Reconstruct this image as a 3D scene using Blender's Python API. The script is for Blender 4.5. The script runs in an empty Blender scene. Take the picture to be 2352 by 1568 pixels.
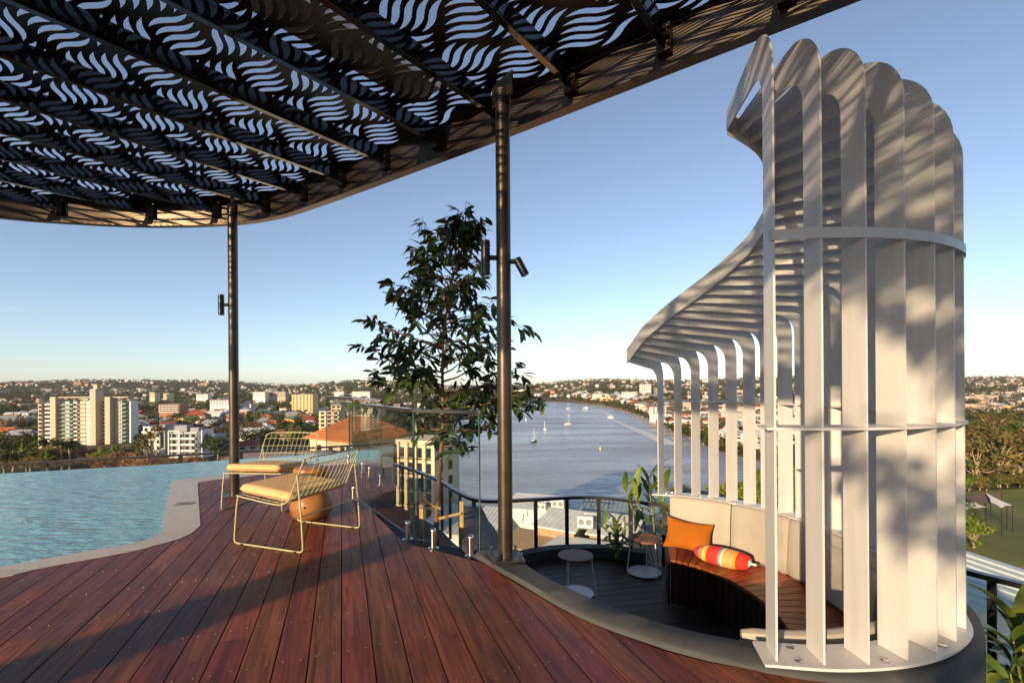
import bpy, bmesh, math, random
import numpy as np
from mathutils import Vector, Matrix, noise
from mathutils.geometry import delaunay_2d_cdt, tessellate_polygon

R = math.radians
rnd = random.Random(11)
scene = bpy.context.scene
COL = scene.collection

# ------------------------------------------------------------------ camera
EYE = 1.4
ROLL = 0.007
cam_data = bpy.data.cameras.new("camera")
cam = bpy.data.objects.new("camera", cam_data)
COL.objects.link(cam)
cam.location = (0, 0, EYE)
cam.rotation_euler = (R(90), ROLL, 0)
cam_data.lens = 17.0
cam_data.sensor_width = 36.0
cam_data.shift_y = 0.0417
cam_data.clip_start = 0.05
cam_data.clip_end = 20000
scene.camera = cam

# ------------------------------------------------------------------ light
SUN_AZ = R(34)      # light travels this far to the right of straight ahead
SUN_EL = R(13)
world = bpy.data.worlds.new("World")
scene.world = world
world.use_nodes = True
wn = world.node_tree.nodes; wl = world.node_tree.links
wn.clear()
sky = wn.new("ShaderNodeTexSky")
sky.sky_type = 'NISHITA'
sky.sun_disc = False
sky.sun_elevation = SUN_EL
sky.sun_rotation = R(180) + SUN_AZ
sky.altitude = 50
sky.air_density = 0.75
sky.dust_density = 0.4
sky.ozone_density = 1.6
bg = wn.new("ShaderNodeBackground")
bg.inputs[1].default_value = 0.112
wo = wn.new("ShaderNodeOutputWorld")
hsv = wn.new("ShaderNodeHueSaturation")
hsv.inputs["Saturation"].default_value = 0.82
wl.new(sky.outputs[0], hsv.inputs["Color"])
wb = wn.new("ShaderNodeMixRGB"); wb.blend_type = 'MULTIPLY'; wb.inputs[0].default_value = 1.0
wb.inputs[2].default_value = (0.965, 0.975, 1.0, 1)
wl.new(hsv.outputs[0], wb.inputs[1])
# thin high cloud streaks all round the sky
ctc = wn.new("ShaderNodeTexCoord"); cmp_ = wn.new("ShaderNodeMapping"); cmp_.inputs["Scale"].default_value = (1.6, 1.6, 26)
cmp_.inputs["Location"].default_value = (0.7, 0.2, 0.0)
wl.new(ctc.outputs["Generated"], cmp_.inputs[0])
cno = wn.new("ShaderNodeTexNoise"); cno.inputs["Scale"].default_value = 1.5; cno.inputs["Detail"].default_value = 6; cno.inputs["Distortion"].default_value = 0.5
wl.new(cmp_.outputs[0], cno.inputs[0])
crp = wn.new("ShaderNodeMapRange"); crp.inputs[1].default_value = 0.56; crp.inputs[2].default_value = 0.8; crp.inputs[3].default_value = 0.0; crp.inputs[4].default_value = 0.35
wl.new(cno.outputs[0], crp.inputs[0])
cmx = wn.new("ShaderNodeMixRGB"); cmx.inputs[2].default_value = (6.5, 6.2, 5.9, 1)
csp = wn.new("ShaderNodeSeparateXYZ"); wl.new(ctc.outputs["Generated"], csp.inputs[0])
cb1 = wn.new("ShaderNodeMapRange"); cb1.inputs[1].default_value = 0.07; cb1.inputs[2].default_value = 0.10; wl.new(csp.outputs[2], cb1.inputs[0])
cb2 = wn.new("ShaderNodeMapRange"); cb2.inputs[1].default_value = 0.15; cb2.inputs[2].default_value = 0.12; wl.new(csp.outputs[2], cb2.inputs[0])
cm1 = wn.new("ShaderNodeMath"); cm1.operation = 'MULTIPLY'; wl.new(cb1.outputs[0], cm1.inputs[0]); wl.new(cb2.outputs[0], cm1.inputs[1])
cm2 = wn.new("ShaderNodeMath"); cm2.operation = 'MULTIPLY'; wl.new(cm1.outputs[0], cm2.inputs[0]); wl.new(crp.outputs[0], cm2.inputs[1])
wl.new(cm2.outputs[0], cmx.inputs[0]); wl.new(wb.outputs[0], cmx.inputs[1])
wl.new(cmx.outputs[0], bg.inputs[0])
wl.new(bg.outputs[0], wo.inputs[0])

sun_data = bpy.data.lights.new("sun", 'SUN')
sun_data.energy = 4.2
sun_data.angle = R(0.45)
sun_data.color = (1.0, 0.74, 0.46)
sun = bpy.data.objects.new("sun", sun_data)
COL.objects.link(sun)
sun_dir = Vector((math.sin(SUN_AZ) * math.cos(SUN_EL), math.cos(SUN_AZ) * math.cos(SUN_EL), -math.sin(SUN_EL)))
sun.rotation_euler = sun_dir.to_track_quat('-Z', 'Y').to_euler()
sun.location = (-20, -30, 20)

vs = scene.view_settings
vs.view_transform = 'Standard'
vs.look = 'None'
vs.exposure = 0.85
vs.gamma = 1.0
vs.use_curve_mapping = False
scene.cycles.max_bounces = 8
scene.cycles.transparent_max_bounces = 24
scene.cycles.caustics_reflective = False
scene.cycles.caustics_refractive = False
scene.cycles.use_denoising = True

# ------------------------------------------------------------------ helpers
def ray(x, y):
    """photo position (on a 2352 px wide sheet) -> direction with unit forward part"""
    dx = (x - 1176) / 1110.0; dz = (882 - y) / 1110.0
    c, s = math.cos(ROLL), math.sin(ROLL)
    return dx * c + dz * s, -dx * s + dz * c

def G(x, y, z=0.0):
    rx, rz = ray(x, y)
    t = (z - EYE) / rz
    return (rx * t, t)

def at(x, y, Y):
    rx, rz = ray(x, y)
    return Vector((rx * Y, Y, EYE + rz * Y))

class MB:
    def __init__(self):
        self.v = []; self.f = []; self.m = []
    def add(self, vs_, fs_, mi=0):
        o = len(self.v)
        self.v.extend([tuple(p) for p in vs_])
        for f in fs_:
            self.f.append(tuple(i + o for i in f)); self.m.append(mi)
    def box(self, c, s, rot=None, mi=0):
        hx, hy, hz = s[0] / 2, s[1] / 2, s[2] / 2
        pts = [Vector((x, y, z)) for z in (-hz, hz) for x, y in ((-hx, -hy), (hx, -hy), (hx, hy), (-hx, hy))]
        if rot is not None:
            M = rot if isinstance(rot, Matrix) else Matrix.Rotation(rot, 3, 'Z')
            pts = [M @ p for p in pts]
        c = Vector(c)
        self.add([p + c for p in pts], [(3, 2, 1, 0), (4, 5, 6, 7), (0, 1, 5, 4), (1, 2, 6, 5), (2, 3, 7, 6), (3, 0, 4, 7)], mi)
        return self
    def bbox(self, c, s, b=0.005, rot=None, mi=0):
        """box with a chamfered top edge and sides"""
        hx, hy, hz = s[0] / 2, s[1] / 2, s[2] / 2
        def ringp(ix, z): return [(-hx + ix, -hy + ix, z), (hx - ix, -hy + ix, z), (hx - ix, hy - ix, z), (-hx + ix, hy - ix, z)]
        pts = ringp(b, -hz) + ringp(0, -hz + b) + ringp(0, hz - b) + ringp(b, hz)
        pts = [Vector(p) for p in pts]
        if rot is not None:
            M = rot if isinstance(rot, Matrix) else Matrix.Rotation(rot, 3, 'Z')
            pts = [M @ p for p in pts]
        c = Vector(c)
        fs = [(3, 2, 1, 0), (12, 13, 14, 15)]
        for k in range(3):
            for i in range(4):
                j = (i + 1) % 4
                fs.append((k * 4 + i, k * 4 + j, k * 4 + 4 + j, k * 4 + 4 + i))
        self.add([p + c for p in pts], fs, mi)
        return self
    def tube(self, path, r, n=8, closed=False, mi=0, cap=True):
        P = [Vector(p) for p in path]
        k = len(P)
        rs = r if isinstance(r, (list, tuple)) else [r] * k
        tang = []
        for i in range(k):
            if closed:
                t = P[(i + 1) % k] - P[i - 1]
            else:
                t = P[min(i + 1, k - 1)] - P[max(i - 1, 0)]
            tang.append(t.normalized() if t.length > 1e-9 else Vector((0, 0, 1)))
        up = Vector((0, 0, 1)) if abs(tang[0].z) < 0.9 else Vector((1, 0, 0))
        nrm = tang[0].cross(up).normalized()
        vs_ = []
        for i in range(k):
            nrm = (nrm - tang[i] * nrm.dot(tang[i]))
            if nrm.length < 1e-6:
                nrm = tang[i].orthogonal()
            nrm.normalize()
            b = tang[i].cross(nrm)
            for j in range(n):
                a = 2 * math.pi * j / n
                vs_.append(P[i] + (nrm * math.cos(a) + b * math.sin(a)) * rs[i])
        fs = []
        for i in range(k if closed else k - 1):
            i2 = (i + 1) % k
            for j in range(n):
                j2 = (j + 1) % n
                fs.append((i * n + j, i * n + j2, i2 * n + j2, i2 * n + j))
        if cap and not closed:
            fs.append(tuple(range(n - 1, -1, -1)))
            fs.append(tuple((k - 1) * n + j for j in range(n)))
        self.add(vs_, fs, mi)
        return self
    def lathe(self, prof, n=24, c=(0, 0, 0), mi=0):
        c = Vector(c); vs_ = []; fs = []
        for (r, z) in prof:
            for j in range(n):
                a = 2 * math.pi * j / n
                vs_.append(c + Vector((r * math.cos(a), r * math.sin(a), z)))
        k = len(prof)
        for i in range(k - 1):
            for j in range(n):
                j2 = (j + 1) % n
                fs.append((i * n + j, i * n + j2, (i + 1) * n + j2, (i + 1) * n + j))
        fs.append(tuple(range(n - 1, -1, -1)))
        fs.append(tuple((k - 1) * n + j for j in range(n)))
        self.add(vs_, fs, mi)
        return self
    def prism(self, poly, z0, z1, mi=0):
        """poly: list of plan points; solid between z0 and z1"""
        n = len(poly)
        area = sum(poly[i][0] * poly[(i + 1) % n][1] - poly[(i + 1) % n][0] * poly[i][1] for i in range(n))
        if area < 0: poly = poly[::-1]
        tris = tessellate_polygon([[Vector((p[0], p[1], 0)) for p in poly]])
        vs_ = [(p[0], p[1], z0) for p in poly] + [(p[0], p[1], z1) for p in poly]
        fs = []
        for t in tris:
            a, b, c_ = t
            A = (poly[b][0] - poly[a][0]) * (poly[c_][1] - poly[a][1]) - (poly[c_][0] - poly[a][0]) * (poly[b][1] - poly[a][1])
            if A < 0: a, b, c_ = a, c_, b
            fs.append((a + n, b + n, c_ + n)); fs.append((c_, b, a))
        for i in range(n):
            j = (i + 1) % n
            fs.append((i, j, j + n, i + n))
        self.add(vs_, fs, mi)
        return self
    def strip(self, inner, outer, z0, z1, mi=0, closed=False):
        """curved bar between two plan polylines of equal length (z values may be lists)"""
        k = len(inner)
        Z0 = z0 if isinstance(z0, (list, tuple)) else [z0] * k
        Z1 = z1 if isinstance(z1, (list, tuple)) else [z1] * k
        vs_ = []
        for i in range(k):
            a, b = inner[i], outer[i]
            vs_ += [(a[0], a[1], Z0[i]), (b[0], b[1], Z0[i]), (b[0], b[1], Z1[i]), (a[0], a[1], Z1[i])]
        fs = []
        for i in range(k if closed else k - 1):
            o = 4 * i; q = 4 * ((i + 1) % k)
            for s in range(4):
                s2 = (s + 1) % 4
                fs.append((o + s, q + s, q + s2, o + s2))
        if not closed:
            fs.append((3, 2, 1, 0)); o = 4 * (k - 1); fs.append((o, o + 1, o + 2, o + 3))
        self.add(vs_, fs, mi)
        return self
    def mesh(self, name, mats, smooth=None):
        me = bpy.data.meshes.new(name)
        me.from_pydata(self.v, [], self.f)
        if not isinstance(mats, (list, tuple)): mats = [mats]
        for m_ in mats: me.materials.append(m_)
        if len(mats) > 1: me.polygons.foreach_set("material_index", self.m)
        if smooth is not None:
            me.polygons.foreach_set("use_smooth", [True] * len(me.polygons))
            me.update()
            me.set_sharp_from_angle(angle=R(smooth))
        me.update()
        return me
    def build(self, name, mats, parent=None, smooth=None, world=False, fix=False):
        if world and parent is not None:
            L = parent.location
            self.v = [(p[0] - L[0], p[1] - L[1], p[2] - L[2]) for p in self.v]
        me = self.mesh(name, mats, smooth)
        if fix:
            bm = bmesh.new(); bm.from_mesh(me); bmesh.ops.recalc_face_normals(bm, faces=bm.faces); bm.to_mesh(me); bm.free()
        return link(name, me, parent)

def link(name, me, parent=None):
    o = bpy.data.objects.new(name, me)
    COL.objects.link(o)
    if parent is not None: o.parent = parent
    return o

def tag(o, label=None, cat=None, group=None, kind=None):
    if label: o["label"] = label
    if cat: o["category"] = cat
    if group: o["group"] = group
    if kind: o["kind"] = kind
    return o

def empty(name, loc=(0, 0, 0), rz=0.0, label=None, cat=None, group=None):
    o = bpy.data.objects.new(name, None)
    o.empty_display_size = 0.2
    COL.objects.link(o)
    o.location = loc; o.rotation_euler = (0, 0, rz)
    return tag(o, label, cat, group)

def copy_tree(o, parent=None):
    c = o.copy(); COL.objects.link(c); c.parent = parent
    for ch in list(o.children): copy_tree(ch, c)
    return c

def catmull(pts, n=6, closed=False):
    P = [Vector(p) for p in pts]; k = len(P); out = []
    for i in range(k if closed else k - 1):
        if closed:
            p0, p1, p2, p3 = P[i - 1], P[i], P[(i + 1) % k], P[(i + 2) % k]
        else:
            p0, p1, p2, p3 = P[max(i - 1, 0)], P[i], P[i + 1], P[min(i + 2, k - 1)]
        for j in range(n):
            t = j / n
            out.append(0.5 * ((2 * p1) + (p2 - p0) * t + (2 * p0 - 5 * p1 + 4 * p2 - p3) * t * t + (3 * p1 - p0 - 3 * p2 + p3) * t ** 3))
    if not closed: out.append(P[-1])
    return out

def resample(pts, step=None, n=None):
    P = [Vector(p) for p in pts]
    L = [0.0]
    for i in range(1, len(P)): L.append(L[-1] + (P[i] - P[i - 1]).length)
    if n is None: n = max(1, round(L[-1] / step))
    out = []; j = 0
    for i in range(n + 1):
        s = L[-1] * i / n
        while j < len(L) - 2 and L[j + 1] < s: j += 1
        d = L[j + 1] - L[j]
        out.append(P[j].lerp(P[j + 1], (s - L[j]) / d if d > 1e-9 else 0))
    return out

def offset2(pts, d):
    """plan offset of an open polyline to its left by d"""
    out = []; k = len(pts)
    for i in range(k):
        a = Vector(pts[max(i - 1, 0)][:2]); b = Vector(pts[min(i + 1, k - 1)][:2])
        t = (b - a).normalized()
        out.append((pts[i][0] - t.y * d, pts[i][1] + t.x * d))
    return out

def inside(poly, x, y):
    c = False; n = len(poly); j = n - 1
    for i in range(n):
        xi, yi = poly[i][0], poly[i][1]; xj, yj = poly[j][0], poly[j][1]
        if (yi > y) != (yj > y) and x < (xj - xi) * (y - yi) / (yj - yi) + xi: c = not c
        j = i
    return c

# ------------------------------------------------------------------ materials
MATS = {}
def nodes_of(m):
    m.use_nodes = True
    return m.node_tree.nodes, m.node_tree.links

def mat(name, col, rough=0.6, metal=0.0, var=0.12, scale=6.0, bump=0.0, bscale=40.0, rand=0.0, spec=0.5, coat=0.0, stretch=None, col2=None, detail=5.0):
    """principled with noise colour variation, optional bump and per-object variation"""
    m = bpy.data.materials.new(name); N, L = nodes_of(m)
    b = N["Principled BSDF"]
    b.inputs["Roughness"].default_value = rough
    b.inputs["Metallic"].default_value = metal
    b.inputs["Specular IOR Level"].default_value = spec
    b.inputs["Coat Weight"].default_value = coat
    b.inputs["Coat Roughness"].default_value = 0.15
    tc = N.new("ShaderNodeTexCoord")
    vec = tc.outputs["Object"]
    if stretch:
        mp = N.new("ShaderNodeMapping"); mp.inputs["Scale"].default_value = stretch
        L.new(vec, mp.inputs["Vector"]); vec = mp.outputs[0]
    if rand > 0 or stretch:
        oi = N.new("ShaderNodeObjectInfo")
        ad = N.new("ShaderNodeVectorMath"); ad.operation = 'MULTIPLY_ADD'
        cb = N.new("ShaderNodeCombineXYZ")
        for k in range(3): L.new(oi.outputs["Random"], cb.inputs[k])
        ad.inputs[1].default_value = (37, 53, 71)
        L.new(cb.outputs[0], ad.inputs[0]); L.new(vec, ad.inputs[2])
        vec = ad.outputs[0]
    nz = N.new("ShaderNodeTexNoise"); nz.inputs["Scale"].default_value = scale; nz.inputs["Detail"].default_value = detail
    L.new(vec, nz.inputs["Vector"])
    c1 = Vector(col[:3]); c2 = Vector(col2[:3]) if col2 else c1 * (1 + var); c0 = c1 * (1 - var) if not col2 else c1
    rp = N.new("ShaderNodeValToRGB")
    rp.color_ramp.elements[0].position = 0.3; rp.color_ramp.elements[1].position = 0.7
    rp.color_ramp.elements[0].color = (*c0, 1); rp.color_ramp.elements[1].color = (*c2, 1)
    L.new(nz.outputs[0], rp.inputs[0])
    out = rp.outputs[0]
    if rand > 0:
        hs = N.new("ShaderNodeHueSaturation")
        mr = N.new("ShaderNodeMapRange"); mr.inputs[3].default_value = 1 - rand; mr.inputs[4].default_value = 1 + rand
        L.new(oi.outputs["Random"], mr.inputs[0]); L.new(mr.outputs[0], hs.inputs["Value"])
        L.new(out, hs.inputs["Color"]); out = hs.outputs[0]
    L.new(out, b.inputs["Base Color"])
    # roughness breakup
    mr2 = N.new("ShaderNodeMapRange"); mr2.inputs[3].default_value = max(0.02, rough * 0.85); mr2.inputs[4].default_value = min(1, rough * 1.15)
    L.new(nz.outputs[0], mr2.inputs[0]); L.new(mr2.outputs[0], b.inputs["Roughness"])
    if bump > 0:
        n2 = N.new("ShaderNodeTexNoise"); n2.inputs["Scale"].default_value = bscale; n2.inputs["Detail"].default_value = 4
        L.new(vec, n2.inputs["Vector"])
        bp = N.new("ShaderNodeBump"); bp.inputs["Strength"].default_value = bump; bp.inputs["Distance"].default_value = 0.01
        L.new(n2.outputs[0], bp.inputs["Height"]); L.new(bp.outputs[0], b.inputs["Normal"])
    MATS[name] = m
    return m

def glass_mat(name, tint=(0.93, 0.97, 0.95), refl=0.9, rough=0.005):
    m = bpy.data.materials.new(name); N, L = nodes_of(m); N.clear()
    o = N.new("ShaderNodeOutputMaterial"); mx = N.new("ShaderNodeMixShader")
    tr = N.new("ShaderNodeBsdfTransparent"); tr.inputs[0].default_value = (*tint, 1)
    gl = N.new("ShaderNodeBsdfGlossy"); gl.inputs["Roughness"].default_value = rough
    gl.inputs[0].default_value = (refl, refl, refl, 1)
    fr = N.new("ShaderNodeFresnel"); ge = N.new("ShaderNodeNewGeometry"); ir = N.new("ShaderNodeMapRange")
    ir.inputs[3].default_value = 1.5; ir.inputs[4].default_value = 1 / 1.5      # same reflectance on entering and leaving the pane
    L.new(ge.outputs["Backfacing"], ir.inputs[0]); L.new(ir.outputs[0], fr.inputs[0])
    L.new(fr.outputs[0], mx.inputs[0]); L.new(tr.outputs[0], mx.inputs[1]); L.new(gl.outputs[0], mx.inputs[2]); L.new(mx.outputs[0], o.inputs[0])
    MATS[name] = m
    return m

def wood_mat(name, c_dark, c_light, rough=0.4, rand=0.25, grain=1.0, coat=0.2, rough_var=0.12):
    """planks modelled with their length along local X"""
    m = bpy.data.materials.new(name); N, L = nodes_of(m); b = N["Principled BSDF"]
    tc = N.new("ShaderNodeTexCoord"); oi = N.new("ShaderNodeObjectInfo")
    cb = N.new("ShaderNodeCombineXYZ")
    for k in range(3): L.new(oi.outputs["Random"], cb.inputs[k])
    ad = N.new("ShaderNodeVectorMath"); ad.operation = 'MULTIPLY_ADD'; ad.inputs[1].default_value = (31, 57, 83)
    L.new(cb.outputs[0], ad.inputs[0]); L.new(tc.outputs["Object"], ad.inputs[2])
    mp = N.new("ShaderNodeMapping"); mp.inputs["Scale"].default_value = (1.2, 22 * grain, 22 * grain); L.new(ad.outputs[0], mp.inputs[0])
    nz = N.new("ShaderNodeTexNoise"); nz.inputs["Scale"].default_value = 1.6; nz.inputs["Detail"].default_value = 8; nz.inputs["Distortion"].default_value = 1.2
    L.new(mp.outputs[0], nz.inputs["Vector"])
    n2 = N.new("ShaderNodeTexNoise"); n2.inputs["Scale"].default_value = 1.7; n2.inputs["Detail"].default_value = 5
    L.new(ad.outputs[0], n2.inputs["Vector"])
    rp = N.new("ShaderNodeValToRGB")
    rp.color_ramp.elements[0].position = 0.28; rp.color_ramp.elements[1].position = 0.75
    rp.color_ramp.elements[0].color = (*c_dark, 1); rp.color_ramp.elements[1].color = (*c_light, 1)
    L.new(nz.outputs[0], rp.inputs[0])
    hs = N.new("ShaderNodeHueSaturation")
    mr = N.new("ShaderNodeMapRange"); mr.inputs[3].default_value = 1 - rand; mr.inputs[4].default_value = 1 + rand
    L.new(oi.outputs["Random"], mr.inputs[0]); L.new(mr.outputs[0], hs.inputs["Value"])
    mh = N.new("ShaderNodeMapRange"); mh.inputs[3].default_value = 0.488; mh.inputs[4].default_value = 0.514
    wn_ = N.new("ShaderNodeTexWhiteNoise"); wn_.noise_dimensions = '1D'; L.new(oi.outputs["Random"], wn_.inputs["W"])
    L.new(wn_.outputs[0], mh.inputs[0]); L.new(mh.outputs[0], hs.inputs["Hue"])
    mx = N.new("ShaderNodeMixRGB"); mx.blend_type = 'MULTIPLY'; mx.inputs[0].default_value = 0.55
    rp2 = N.new("ShaderNodeValToRGB"); rp2.color_ramp.elements[0].position = 0.35; rp2.color_ramp.elements[1].position = 0.68
    rp2.color_ramp.elements[0].color = (0.45, 0.45, 0.5, 1); rp2.color_ramp.elements[1].color = (1.15, 1.1, 1.05, 1)
    L.new(n2.outputs[0], rp2.inputs[0]); L.new(rp.outputs[0], mx.inputs[1]); L.new(rp2.outputs[0], mx.inputs[2])
    ge = N.new("ShaderNodeNewGeometry"); n3 = N.new("ShaderNodeTexNoise"); n3.inputs["Scale"].default_value = 0.9; n3.inputs["Detail"].default_value = 6; n3.inputs["Roughness"].default_value = 0.65
    L.new(ge.outputs["Position"], n3.inputs[0])      # foot wear and water marks run across the boards
    rp3 = N.new("ShaderNodeValToRGB"); rp3.color_ramp.elements[0].position = 0.36; rp3.color_ramp.elements[1].position = 0.66
    rp3.color_ramp.elements[0].color = (0.72, 0.74, 0.78, 1); rp3.color_ramp.elements[1].color = (1.12, 1.06, 1.02, 1); L.new(n3.outputs[0], rp3.inputs[0])
    mx3 = N.new("ShaderNodeMixRGB"); mx3.blend_type = 'MULTIPLY'; mx3.inputs[0].default_value = 1.0
    L.new(mx.outputs[0], mx3.inputs[1]); L.new(rp3.outputs[0], mx3.inputs[2])
    L.new(mx3.outputs[0], hs.inputs["Color"]); L.new(hs.outputs[0], b.inputs["Base Color"])
    mr3 = N.new("ShaderNodeMapRange"); mr3.inputs[3].default_value = max(0.05, rough - rough_var); mr3.inputs[4].default_value = rough + rough_var
    L.new(n2.outputs[0], mr3.inputs[0]); L.new(mr3.outputs[0], b.inputs["Roughness"])
    b.inputs["Coat Weight"].default_value = coat; b.inputs["Coat Roughness"].default_value = 0.35
    b.inputs["Specular IOR Level"].default_value = 0.3
    bp = N.new("ShaderNodeBump"); bp.inputs["Strength"].default_value = 0.25; bp.inputs["Distance"].default_value = 0.002
    L.new(nz.outputs[0], bp.inputs["Height"]); L.new(bp.outputs[0], b.inputs["Normal"])
    MATS[name] = m
    return m

def water_mat(name, base, rough, s1, s2, dist, stretch=(1, 1, 1), clear=0.0, tint=(0.6, 0.88, 0.95), patches=0.0):
    m = bpy.data.materials.new(name); N, L = nodes_of(m); b = N["Principled BSDF"]
    b.inputs["Base Color"].default_value = (*base, 1); b.inputs["Roughness"].default_value = rough
    b.inputs["IOR"].default_value = 1.33
    tc = N.new("ShaderNodeTexCoord"); mp = N.new("ShaderNodeMapping"); mp.inputs["Scale"].default_value = stretch
    mp.inputs["Rotation"].default_value = (0, 0, R(-14))
    L.new(tc.outputs["Object"], mp.inputs[0])
    a = N.new("ShaderNodeTexNoise"); a.inputs["Scale"].default_value = s1; a.inputs["Detail"].default_value = 4; a.inputs["Distortion"].default_value = 0.6
    c = N.new("ShaderNodeTexNoise"); c.inputs["Scale"].default_value = s2; c.inputs["Detail"].default_value = 3
    L.new(mp.outputs[0], a.inputs[0]); L.new(mp.outputs[0], c.inputs[0])
    ad = N.new("ShaderNodeMath"); ad.operation = 'MULTIPLY_ADD'; ad.inputs[1].default_value = 0.35
    L.new(c.outputs[0], ad.inputs[0]); L.new(a.outputs[0], ad.inputs[2])
    bp = N.new("ShaderNodeBump"); bp.inputs["Strength"].default_value = 1.0; bp.inputs["Distance"].default_value = dist
    L.new(ad.outputs[0], bp.inputs["Height"]); L.new(bp.outputs[0], b.inputs["Normal"])
    if patches:
        pm = N.new("ShaderNodeMapping"); pm.inputs["Scale"].default_value = (0.5, 2.2, 1); pm.inputs["Rotation"].default_value = (0, 0, R(-20)); L.new(tc.outputs["Object"], pm.inputs[0])
        pn = N.new("ShaderNodeTexNoise"); pn.inputs["Scale"].default_value = patches; pn.inputs["Detail"].default_value = 5; L.new(pm.outputs[0], pn.inputs[0])
        pr = N.new("ShaderNodeMapRange"); pr.inputs[1].default_value = 0.35; pr.inputs[2].default_value = 0.68; pr.inputs[3].default_value = dist * 0.45; pr.inputs[4].default_value = dist * 1.35
        L.new(pn.outputs[0], pr.inputs[0]); L.new(pr.outputs[0], bp.inputs["Distance"])
        pr2 = N.new("ShaderNodeMapRange"); pr2.inputs[1].default_value = 0.35; pr2.inputs[2].default_value = 0.68; pr2.inputs[3].default_value = rough * 0.5; pr2.inputs[4].default_value = rough * 1.6
        L.new(pn.outputs[0], pr2.inputs[0]); L.new(pr2.outputs[0], b.inputs["Roughness"])
    if clear > 0:
        tr = N.new("ShaderNodeBsdfTransparent"); tr.inputs[0].default_value = (*tint, 1)
        mx = N.new("ShaderNodeMixShader")
        fr = N.new("ShaderNodeFresnel"); fr.inputs[0].default_value = 1.33; L.new(bp.outputs[0], fr.inputs["Normal"])
        iv = N.new("ShaderNodeMath"); iv.operation = 'MULTIPLY_ADD'; iv.inputs[1].default_value = -clear; iv.inputs[2].default_value = clear
        L.new(fr.outputs[0], iv.inputs[0]); L.new(iv.outputs[0], mx.inputs[0])
        L.new(b.outputs[0], mx.inputs[1]); L.new(tr.outputs[0], mx.inputs[2])
        L.new(mx.outputs[0], N["Material Output"].inputs[0])
    MATS[name] = m
    return m

def tint_mat(name, rough=0.8, spec=0.2, var=0.25, scale=0.3, transl=0.0):
    """colour comes from the face attribute 'tint' (each house's or tree's own colour)"""
    m = bpy.data.materials.new(name); N, L = nodes_of(m); b = N["Principled BSDF"]
    at_ = N.new("ShaderNodeAttribute"); at_.attribute_name = "tint"
    nz = N.new("ShaderNodeTexNoise"); nz.inputs["Scale"].default_value = scale; nz.inputs["Detail"].default_value = 3
    tc = N.new("ShaderNodeTexCoord"); L.new(tc.outputs["Object"], nz.inputs[0])
    mr = N.new("ShaderNodeMapRange"); mr.inputs[3].default_value = 1 - var; mr.inputs[4].default_value = 1 + var
    L.new(nz.outputs[0], mr.inputs[0])
    hs = N.new("ShaderNodeHueSaturation"); L.new(mr.outputs[0], hs.inputs["Value"]); L.new(at_.outputs["Color"], hs.inputs["Color"])
    L.new(hs.outputs[0], b.inputs["Base Color"]); b.inputs["Roughness"].default_value = rough; b.inputs["Specular IOR Level"].default_value = spec
    MATS[name] = m
    return m

# deck, furniture and steel
M_deck = wood_mat("deck_timber", (0.075, 0.016, 0.010), (0.33, 0.098, 0.044), rough=0.5, rand=0.24, coat=0.06)
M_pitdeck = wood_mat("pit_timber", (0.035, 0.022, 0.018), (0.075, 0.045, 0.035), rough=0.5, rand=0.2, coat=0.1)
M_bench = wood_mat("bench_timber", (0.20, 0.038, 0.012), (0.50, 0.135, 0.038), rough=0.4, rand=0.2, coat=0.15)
M_benchshade = wood_mat("shade_toned_timber", (0.020, 0.008, 0.005), (0.055, 0.018, 0.009), rough=0.5, rand=0.2, coat=0.05)  # bench timber with the shade on its front put into the colour
M_tabletop = wood_mat("table_timber", (0.17, 0.075, 0.035), (0.32, 0.16, 0.075), rough=0.5, rand=0.12, coat=0.05)
M_stool = wood_mat("stool_timber", (0.30, 0.12, 0.03), (0.52, 0.25, 0.07), rough=0.45, rand=0.05, grain=0.5, coat=0.15)
M_black = mat("black_steel", (0.012, 0.012, 0.013), rough=0.32, metal=0.0, var=0.2, spec=0.6, coat=0.2)
M_bronze = mat("dark_bronze_steel", (0.085, 0.066, 0.048), rough=0.36, metal=0.75, var=0.2, spec=0.7)
M_beam = mat("black_gloss_steel", (0.010, 0.010, 0.011), rough=0.10, var=0.2, spec=0.8)
M_sheet = mat("perforated_steel", (0.011, 0.011, 0.012), rough=0.45, metal=0.0, var=0.25, spec=0.35)
M_stripgrey = mat("grey_roof_plate", (0.30, 0.30, 0.31), rough=0.6)
M_white = mat("white_powdercoat", (0.56, 0.55, 0.535), rough=0.38, var=0.07, scale=2.5, stretch=(5, 5, 0.5), bump=0.03, bscale=300, spec=0.45)
M_chrome = mat("polished_steel", (0.62, 0.60, 0.57), rough=0.13, metal=1.0, var=0.05)
M_granite = mat("granite_coping", (0.52, 0.485, 0.44), rough=0.62, var=0.3, scale=90, bump=0.25, bscale=160, rand=0.08)
M_curb = mat("dark_render", (0.052, 0.053, 0.054), rough=0.78, var=0.3, scale=3.5, bump=0.35, bscale=160)
M_fabric = mat("bench_vinyl", (0.36, 0.325, 0.27), rough=0.6, var=0.08, scale=5, bump=0.12, bscale=250)
M_cushion = mat("apricot_canvas", (0.80, 0.50, 0.235), rough=0.9, var=0.06, scale=9, bump=0.25, bscale=420, spec=0.2)
M_wire = mat("sage_wire", (0.42, 0.40, 0.22), rough=0.42, var=0.06, spec=0.5)
M_orange = mat("orange_linen", (0.38, 0.108, 0.010), rough=0.9, var=0.1, scale=6, bump=0.35, bscale=300, spec=0.15)
M_piping = mat("dark_piping", (0.03, 0.02, 0.016), rough=0.8)
M_glass = glass_mat("clear_glass", (0.945, 0.975, 0.96))
M_railglass = glass_mat("rail_glass", (0.93, 0.965, 0.95))
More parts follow.
